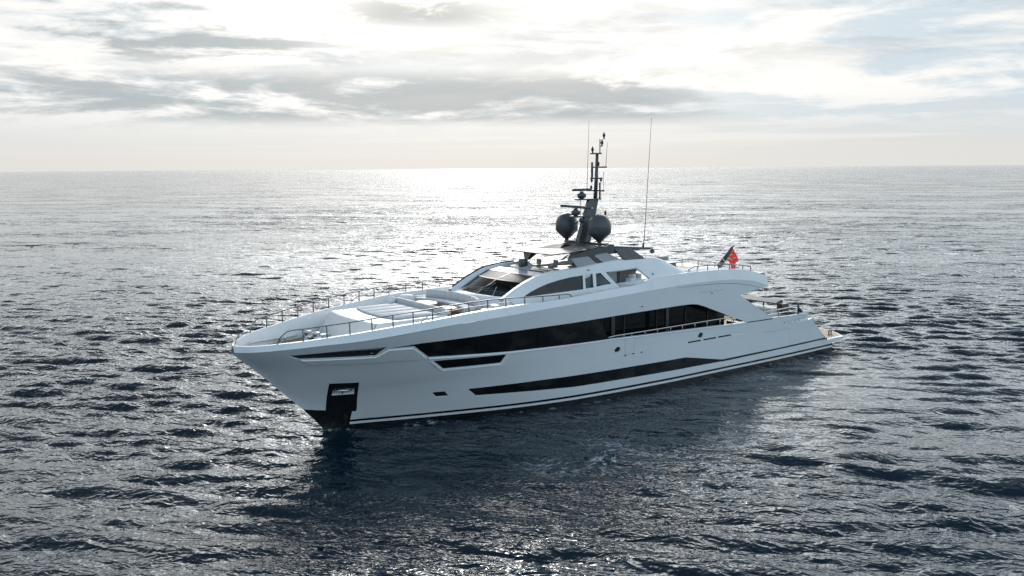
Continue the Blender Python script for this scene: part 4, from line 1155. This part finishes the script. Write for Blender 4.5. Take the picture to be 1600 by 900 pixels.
p = MB(); p.loft([[(28.2, -.55, 8.98), (28.2, .35, 8.98), (27.6, .35, 8.98), (27.6, -.55, 8.98)], [(28.3, -.25, 8.5), (28.3, 0, 8.5), (28.1, 0, 8.5), (28.1, -.25, 8.5)]], smooth=False); p.build('front_strut', MAT['dgrey'], hard)
xb = MB(); 
xb.loft([[(23.55 + .5 * (1 - (y / 2.3) ** 2), y, top_z(23.6, y) + .10), (23.2 + .4 * (1 - (y / 2.3) ** 2), y, top_z(23.6, y) + .07), (23.1, y, top_z(23.6, y) - .12), (23.9, y, top_z(23.9, y) - .05)] for y in np.linspace(-2.35, 2.35, 15)], smooth=False)
xb.build('trailing_beam', MAT['dgrey'], hard)
rp = MB(); rp.loft([[(23.2, y, 9.02 + .16 * (1 - (y / 2.4) ** 2)) for y in np.linspace(-2.0, 2.0, 9)] + [(23.2, y, 8.94) for y in np.linspace(2.0, -2.0, 9)],
                    [(20.6, y, 8.92 + .10 * (1 - (y / 2.4) ** 2)) for y in np.linspace(-1.95, 1.95, 9)] + [(20.6, y, 8.86) for y in np.linspace(1.95, -1.95, 9)]], smooth=False)
rp.build('aft_roof_panel', MAT['white'], hard)
sk = MB()
def on_top(x, y, h=.012): return (x, y, top_z(x, y) + h)
def decal(mb, poly, h=.012, k=6):
    c = np.mean(poly, 0)
    pl = resample(poly, .3); mb.add([on_top(c[0], c[1], h)] + [on_top(q[0], q[1], h) for q in pl], [(0, i + 1, (i + 1) % len(pl) + 1) for i in range(len(pl))])
decal(sk, [(27.0, -.75), (26.2, .75), (24.9, .35), (25.1, -1.2)]); sk.build('skylight', MAT['glass'], hard)
dv = MB()
decal(dv, [(25.0, -.9), (24.5, -.2), (24.35, -.75)]); decal(dv, [(25.35, .75), (24.75, 1.35), (24.3, .9), (24.9, .6)]); decal(dv, [(24.3, 1.3), (24.0, 1.6), (23.9, 1.2)])
dv.build('roof_recess', MAT['matt'], hard)
hl = MB(); hl.lathe([(.04, 0), (.14, .06), (.17, .16), (.13, .27), (.04, .32)], (19.55, 2.15, 8.5), 16); hl.tube([(19.55, 2.15, 8.82), (19.55, 2.15, 8.95)], .03, 6); hl.build('deck_camera', MAT['dgrey'], hard)
hn = MB(); hn.loft([[(21.2, -2.5, 9.0), (21.2, -2.1, 9.0), (21.2, -2.1, 9.05), (21.2, -2.5, 9.05)], [(20.2, -2.4, 9.10), (20.2, -2.2, 9.10), (20.2, -2.2, 9.22), (20.2, -2.4, 9.22)]], smooth=False); hn.build('horn', MAT['matt'], hard)
hb_ = MB(); hb_.tube([(24.8, .35, 9.35), (24.8, .35, 9.62), (24.7, .35, 9.70), (24.55, .35, 9.62), (24.55, .35, 9.35)], .03, 8); hb_.build('roof_handle', MAT['steel'], hard)

# satellite domes
for s in (1, -1):
    d = MB(); R_ = .82
    prof = [(.0, .90), (.20, .88), (.40, .79), (.57, .64), (.68, .44), (.74, .17), (.74, -.27), (.72, -.31), (.22, -.79), (.16, -.80)]
    d.lathe([(r, z) for r, z in prof], (23.75, s * 1.62, 10.32), 32)
    dome = d.build('satellite_dome', MAT['dome'], Y_)
    b = MB(); b.lathe([(.752, -.02), (.752, .02)], (23.75, s * 1.62, 10.40), 32); b.build('dome_seam', MAT['dgrey'], dome)
    b = MB(); b.lathe([(.2, -1.0), (.14, -.95), (.14, -.78)], (23.75, s * 1.62, 10.32), 16); b.build('dome_pedestal', MAT['dgrey'], dome)

# mast
mb_ = MB()
def mast_ring(z):
    k = (z - 9.4) / 2.75
    xf = 24.25 + (23.30 - 24.25) * k; xa = 23.25 + (22.50 - 23.25) * k; w = .30 - .12 * k
    return [(xf, -w * .6, z), (xf, w * .6, z), ((xf + xa) / 2, w, z), (xa, w * .8, z), (xa, -w * .8, z), ((xf + xa) / 2, -w, z)]
mb_.loft([mast_ring(z) for z in (9.3, 10.0, 10.8, 11.6, 12.12)], smooth=False)
mast = mb_.build('mast', MAT['dgrey'], Y_, bevel=.02)
def add(name, fn, mat, parent=mast):
    b = MB(); fn(b); return b.build(name, MAT[mat], parent)
add('mast_pole', lambda b: b.tube([(22.68, 0, 12.1), (22.6, 0, 13.5), (22.54, 0, 15.06)], .135, 10, r2=.10), 'dgrey')
add('mast_platform', lambda b: b.box((23.3, 0, 12.12), (1.9, .5, .09), bev=.02), 'dgrey')
add('mast_platform', lambda b: b.box((23.5, 0, 11.03), (2.3, .6, .10), bev=.02), 'dgrey')
for z, y0, y1 in ((12.66, -.95, .75), (13.46, -.55, .55), (14.18, -.45, .95), (15.06, -.55, .45)):
    add('crossbar', lambda b: b.box((22.6, (y0 + y1) / 2, z), (.14, y1 - y0, .10), bev=.02), 'dgrey')
for (z, xc, ln, a) in ((11.5, 24.35, 2.0, .35), (12.58, 23.85, 1.25, .5)):
    o = add('radar_pedestal', lambda b: b.lathe([(.12, -.42), (.24, -.36), (.30, -.22), (.30, -.12), (.14, -.04), (.12, .06)], (xc, 0, z), 18), 'dgrey')
    add('radar_scanner', lambda b: b.box((xc, 0, z + .16), (ln * .18, ln, .17), rz=math.radians(54), rx=(-.09 if a < .4 else .02), bev=.05), 'dgrey')
for y, z in ((-.5, 15.1), (.42, 15.52), (.6, 15.98)):
    add('navigation_light', lambda b: b.lathe([(.05, 0), (.05, .12), (.09, .16), (.09, .28), (.05, .32), (.03, .42)], (22.5, y, z), 10), 'matt')
add('light_bracket', lambda b: (b.tube([(22.5, .22, 15.06), (22.5, .22, 15.98), (22.5, .62, 15.98)], .035, 6), b.tube([(22.5, .2, 15.52), (22.5, .44, 15.52)], .03, 6)), 'dgrey')
for y, z in ((-.45, 13.2), (.45, 13.25), (.2, 14.25), (-.5, 12.72), (.9, 11.1)):
    add('sensor', lambda b: b.lathe([(.04, 0), (.07, .05), (.07, .22), (.03, .28)], (22.6, y, z), 8), 'matt')
add('stick_antenna', lambda b: b.tube([(22.6, -.42, 13.5), (22.6, -.42, 14.5)], .075, 8), 'dgrey')
add('stick_antenna', lambda b: b.tube([(22.6, .35, 12.15), (22.6, .35, 13.2)], .06, 8), 'dgrey')
add('whip_antenna', lambda b: b.tube([(22.6, -.92, 12.6), (22.45, -.92, 17.2)], .022, 6, r2=.010), 'post')
add('whip_antenna', lambda b: b.tube([(22.6, .9, 14.18), (22.5, .93, 15.75)], .020, 6, r2=.010), 'post')
add('whip_antenna', lambda b: b.tube([(22.6, .7, 12.66), (22.6, .7, 13.9)], .014, 6), 'post')
add('whip_antenna', lambda b: b.tube([(23.7, -.3, 11.05), (23.7, -.3, 12.6)], .02, 6), 'post')
def cams(b):
    b.lathe([(.04, .1), (.13, .04), (.16, -.08), (.12, -.2), (0, -.25)], (24.1, .25, 10.86), 12)
    b.tube([(24.3, .1, 10.7), (24.75, .35, 10.62)], .09, 10); b.tube([(24.0, .5, 10.95), (24.0, .5, 10.5)], .05, 8)
    b.box((23.9, .45, 10.62), (.3, .2, .2), bev=.03)
add('camera', cams, 'dome')
add('floodlight', lambda b: [b.box((23.35 + .1 * k, .28, z), (.26, .04, .05)) for k, z in ((0, 10.75), (1, 9.95), (-1, 11.55))], 'bright_white')
add('tall_whip_antenna', lambda b: (b.tube([(20.4, 2.15, 9.0), (20.36, 2.15, 9.25)], .07, 8), b.tube([(20.4, 2.2, 9.05), (20.25, 2.2, 11.0), (19.85, 2.2, 17.3)], .034, 6, r2=.012)), 'post', Y_)

# ------------------------------------------------------------------ sun deck aft
sd = MB(); sd.box((14.4, 0, 6.70), (6.8, 8.0, .1)); sd.build('sun_deck', MAT['teak'], Y_)
af = MB(); af.add([(10.45, 4.4, 5.9), (10.45, 4.2, 6.72), (10.1, 0, 6.72), (10.1, 0, 5.9)], [(0, 1, 2, 3)]); af.add([(10.45, -4.4, 5.9), (10.45, -4.2, 6.72), (10.1, 0, 6.72), (10.1, 0, 5.9)], [(0, 1, 2, 3)])
af.add([(10.45, 4.25, 6.74), (10.1, 0, 6.74), (10.45, -4.25, 6.74), (12.0, -4.2, 6.76), (12.0, 4.2, 6.76)], [(0, 1, 2, 3, 4)])
af.build('sun_deck_edge', MAT['white'], Y_)
zr = lambda x: float(ztop(x))
ps = [17.2, 16.2, 15.1, 14.0, 12.6, 11.75]
for s in (1, -1):
    up = lambda x: (x, s * 4.0, zr(x) + .30)
    rail('sun_deck_rail', [(18.2, s * 4.05, 7.42)] + [up(x) for x in np.linspace(17.6, 11.75, 12)], [((x, s * 4.0, zr(x) - .25), up(x)) for x in ps], r=.028, pr=.03, mat='post')
rail('stern_deck_rail', [(11.75, y, zr(11.75) + .34) for y in np.linspace(-4.0, 4.0, 9)], [((11.75, y, 6.74), (11.75, y, zr(11.75) + .34)) for y in (-2.4, -.8, .8, 2.4)], r=.028, pr=.03, mat='post')
sl = MB(); sl.box((14.2, -3.3, 6.95), (4.6, .8, .4), bev=.06); sl.box((14.2, -3.75, 7.15), (4.6, .25, .5), bev=.06)
tag(sl.build('sun_deck_sofa', MAT['grey']), 'grey bench sofa along the far side of the aft sun deck', 'sofa')
tb = MB(); tb.box((14.6, -1.6, 7.22), (3.2, 1.0, .06), bev=.02); tb.box((14.6, -1.6, 6.95), (2.4, .3, .5))
tag(tb.build('sun_deck_table', MAT['grey']), 'long flat grey table on the aft sun deck', 'table')
lg = MB(); lg.box((14.6, 2.2, 6.95), (3.0, 1.7, .3), bev=.06)
tag(lg.build('sun_deck_lounger', MAT['fabric']), 'pale grey lounge pad behind the near rail of the aft sun deck', 'lounger')

# ensign staff and flag
es = MB(); P0 = Vector((10.42, 0, 6.74)); P1 = Vector((9.25, 0, 7.78)); P2 = Vector((8.72, 0, 8.3))
rings = []
for p, w, t_ in ((P0, .20, .07), (P0.lerp(P1, .5), .17, .065), (P1, .14, .05), (P1.lerp(P2, .6) + Vector((.03, 0, .05)), .09, .04), (P2 + Vector((-.1, 0, .02)), .02, .015)):
    rings.append([p + Vector((w * .7, t_, w * .7)), p + Vector((w * .7, -t_, w * .7)), p + Vector((-w * .7, -t_, -w * .7)), p + Vector((-w * .7, t_, -w * .7))])
es.loft(rings, smooth=False); staff = es.build('ensign_staff', MAT['black'], Y_, bevel=.01)
ew = MB(); ew.box(P0.lerp(P1, .45), (.06, .17, .42), ry=math.radians(48)); ew.box(P0.lerp(P1, .12), (.04, .17, .42), ry=math.radians(48)); ew.build('staff_band', MAT['white'], staff)
fl = thing('ensign', (8.9, 0, 7.0), 'red flag with white crescent and star hanging from the black staff at the stern', 'flag')
FW = tab([(0, .03), (.15, .14), (.35, .36), (.5, .50), (.57, .50), (.66, .27), (.8, .20), (1.0, .16)])
def flag_pt(u, v):
    """limp cloth: u across from -1 to 1, v from the halyard's top down; folds run down the cloth"""
    w = float(FW(v)); c = Vector((8.86 - .10 * v + .10 * math.sin(2.6 * v), 0.03, 8.06 - 1.52 * v))
    d = Vector((-.807, .59, 0)); n_ = Vector((.59, .807, 0))
    f = .10 * w * math.sin(6.5 * u + 4.0 * v) + .07 * w * math.sin(13.0 * u - 2.0 * v + 1.0)
    return c + d * (u * w + .05 * math.sin(9 * v)) + n_ * f + Vector((0, 0, -.10 * u * (1 - v) - .05 * abs(u) * v + .02 * math.sin(11 * u)))
fg = MB(); n = 26
fg.add([flag_pt(-1 + 2 * i / n, j / n) for i in range(n + 1) for j in range(n + 1)], [(i * (n + 1) + j, i * (n + 1) + j + 1, (i + 1) * (n + 1) + j + 1, (i + 1) * (n + 1) + j) for i in range(n) for j in range(n)], True)
fg.build('cloth', MAT['red'], fl)
def on_flag(u, v, h=.02):
    return flag_pt(u, v) + Vector((.59, .807, 0)) * h
em = MB()
o1 = []; i1 = []
for k in range(25):
    a = math.radians(45 + 270 * k / 24); o1.append((-.28 + .46 * math.cos(a), .42 + .125 * math.sin(a)))
    b_ = math.radians(55 + 250 * k / 24); i1.append((-.16 + .37 * math.cos(b_), .42 + .10 * math.sin(b_)))
em.add([on_flag(*q) for q in o1] + [on_flag(*q) for q in i1], [(k, k + 1, 26 + k, 25 + k) for k in range(24)])
star = [(.42 + (.20 if k % 2 == 0 else .08) * math.cos(math.pi + k * math.pi / 5), .44 + (.06 if k % 2 == 0 else .025) * math.sin(math.pi + k * math.pi / 5)) for k in range(10)]
em.add([on_flag(.42, .44)] + [on_flag(*q) for q in star], [(0, k + 1, (k + 1) % 10 + 1) for k in range(10)])
em.build('crescent_emblem', MAT['flagwhite'], fl)

# ------------------------------------------------------------------ aft main deck and swim platform
for s in (1, -1):
    cap = MB()
    q = [(x, s * (float(hull_y(np.array(x), np.array(3.4))) - .11), 3.33 + (x - 6) * .03) for x in np.linspace(9.7, 5.6, 8)]
    cap.loft([[(a[0], a[1] - .12, a[2] + .02), (a[0], a[1] + .12, a[2] + .02), (a[0], a[1] + .11, a[2] - .05), (a[0], a[1] - .11, a[2] - .05)] for a in q], smooth=False)
    cap.build('bulwark_cap', MAT['white'], Y_)
rail('quarter_rail', [(10.6, 4.25, 3.92), (8.8, 4.28, 3.93), (7.7, 4.28, 3.96), (6.5, 4.27, 4.0)], [((x, 4.27, 3.36), (x, 4.28, 3.94 + (.06 if x < 7 else 0))) for x in (8.8, 7.7, 6.5)], r=.04, mat='steel', pr=.035, mid=[[(10.4, 4.25, 3.66), (6.5, 4.27, 3.7)]])
bt = MB()
for x, y in ((8.1, 4.0), (7.0, 4.0)): bt.lathe([(.10, 0), (.09, .25), (.14, .3), (.14, .36), (0, .38)], (x, y, 2.68), 12); bt.lathe([(.10, 0), (.09, .25), (.14, .3), (.14, .36), (0, .38)], (x - .35, y, 2.68), 12)
bt.box((7.5, 4.05, 2.85), (2.2, .2, .06)); bt.build('stern_bitt', MAT['steel'], Y_)
cr_ = MB(); cr_.tube([(6.5, 4.27, 3.4), (6.5, 4.27, 4.2)], .07, 8); cr_.tube([(6.3, 4.2, 3.7), (6.0, 4.15, 3.5), (5.9, 4.1, 3.3)], .13, 10); cr_.build('fairlead_post', MAT['black'], Y_)
# transverse stern bar with a slanting pale canopy edge on short black struts
sbz = MB(); sbz.loft([[(6.6, y, 3.96), (6.0, y, 4.16), (5.75, y, 4.10), (5.75, y, 3.86), (6.3, y, 3.82)] for y in (-3.6, 2.35)], smooth=False)
bar = sbz.build('stern_bar_canopy', MAT['canopy'], Y_)
w = MB()
for y in (-2.6, -1.4, -.2, 1.0): w.box((6.3, y, 3.72), (.08, .08, .28))
w.build('canopy_strut', MAT['matt'], bar)
w = MB(); w.box((6.5, -.6, 3.1), (1.2, 5.8, .9), bev=.05); w.build('stern_bar', MAT['white'], Y_)
w = MB(); w.box((6.1, 2.62, 3.62), (.8, .5, .62), bev=.03); w.build('bar_end_panel', MAT['brown'], Y_)
w = MB(); w.box((8.6, 1.0, 3.06), (1.5, 2.6, .08), bev=.02); w.box((8.6, 1.0, 2.85), (.5, 1.0, .4))
tag(w.build('aft_table', MAT['brown']), 'dark brown dining table on the aft main deck behind the near rail', 'table')
w = MB(); w.box((12.9, 3.6, 3.0), (.5, .9, .9), bev=.03)
w.build('deck_cabinet', MAT['brown'], Y_)
sw = MB()
def plat(y): return .35 - 1.75 * max(0.0, 1 - (abs(y) / 4.05) ** 2.2)
ysP = np.linspace(-4.12, 4.12, 25)
rings = []
for y in ysP: rings.append([(3.3, y, .66), (plat(y), y, .74), (plat(y) - .03, y, .84), (plat(y), y, .945), (3.3, y, .945)])
sw.loft(rings, smooth=False); plt_ = sw.build('swim_platform', MAT['white'], Y_)
w = MB()
w.add([q for y in ysP[1:-1] for q in ((3.2, y, .95), (plat(y) + .14, y, .95))], [(2 * i, 2 * i + 1, 2 * i + 3, 2 * i + 2) for i in range(len(ysP) - 3)])
w.build('platform_teak', MAT['teak'], plt_)
w = MB()
for x in (.45, .15): w.lathe([(.10, 0), (.10, .02), (.05, .05), (.05, .3), (.09, .34), (.09, .40), (0, .41)], (x + .5, 3.2, .95), 12)
w.build('platform_cleat', MAT['brown'], plt_)
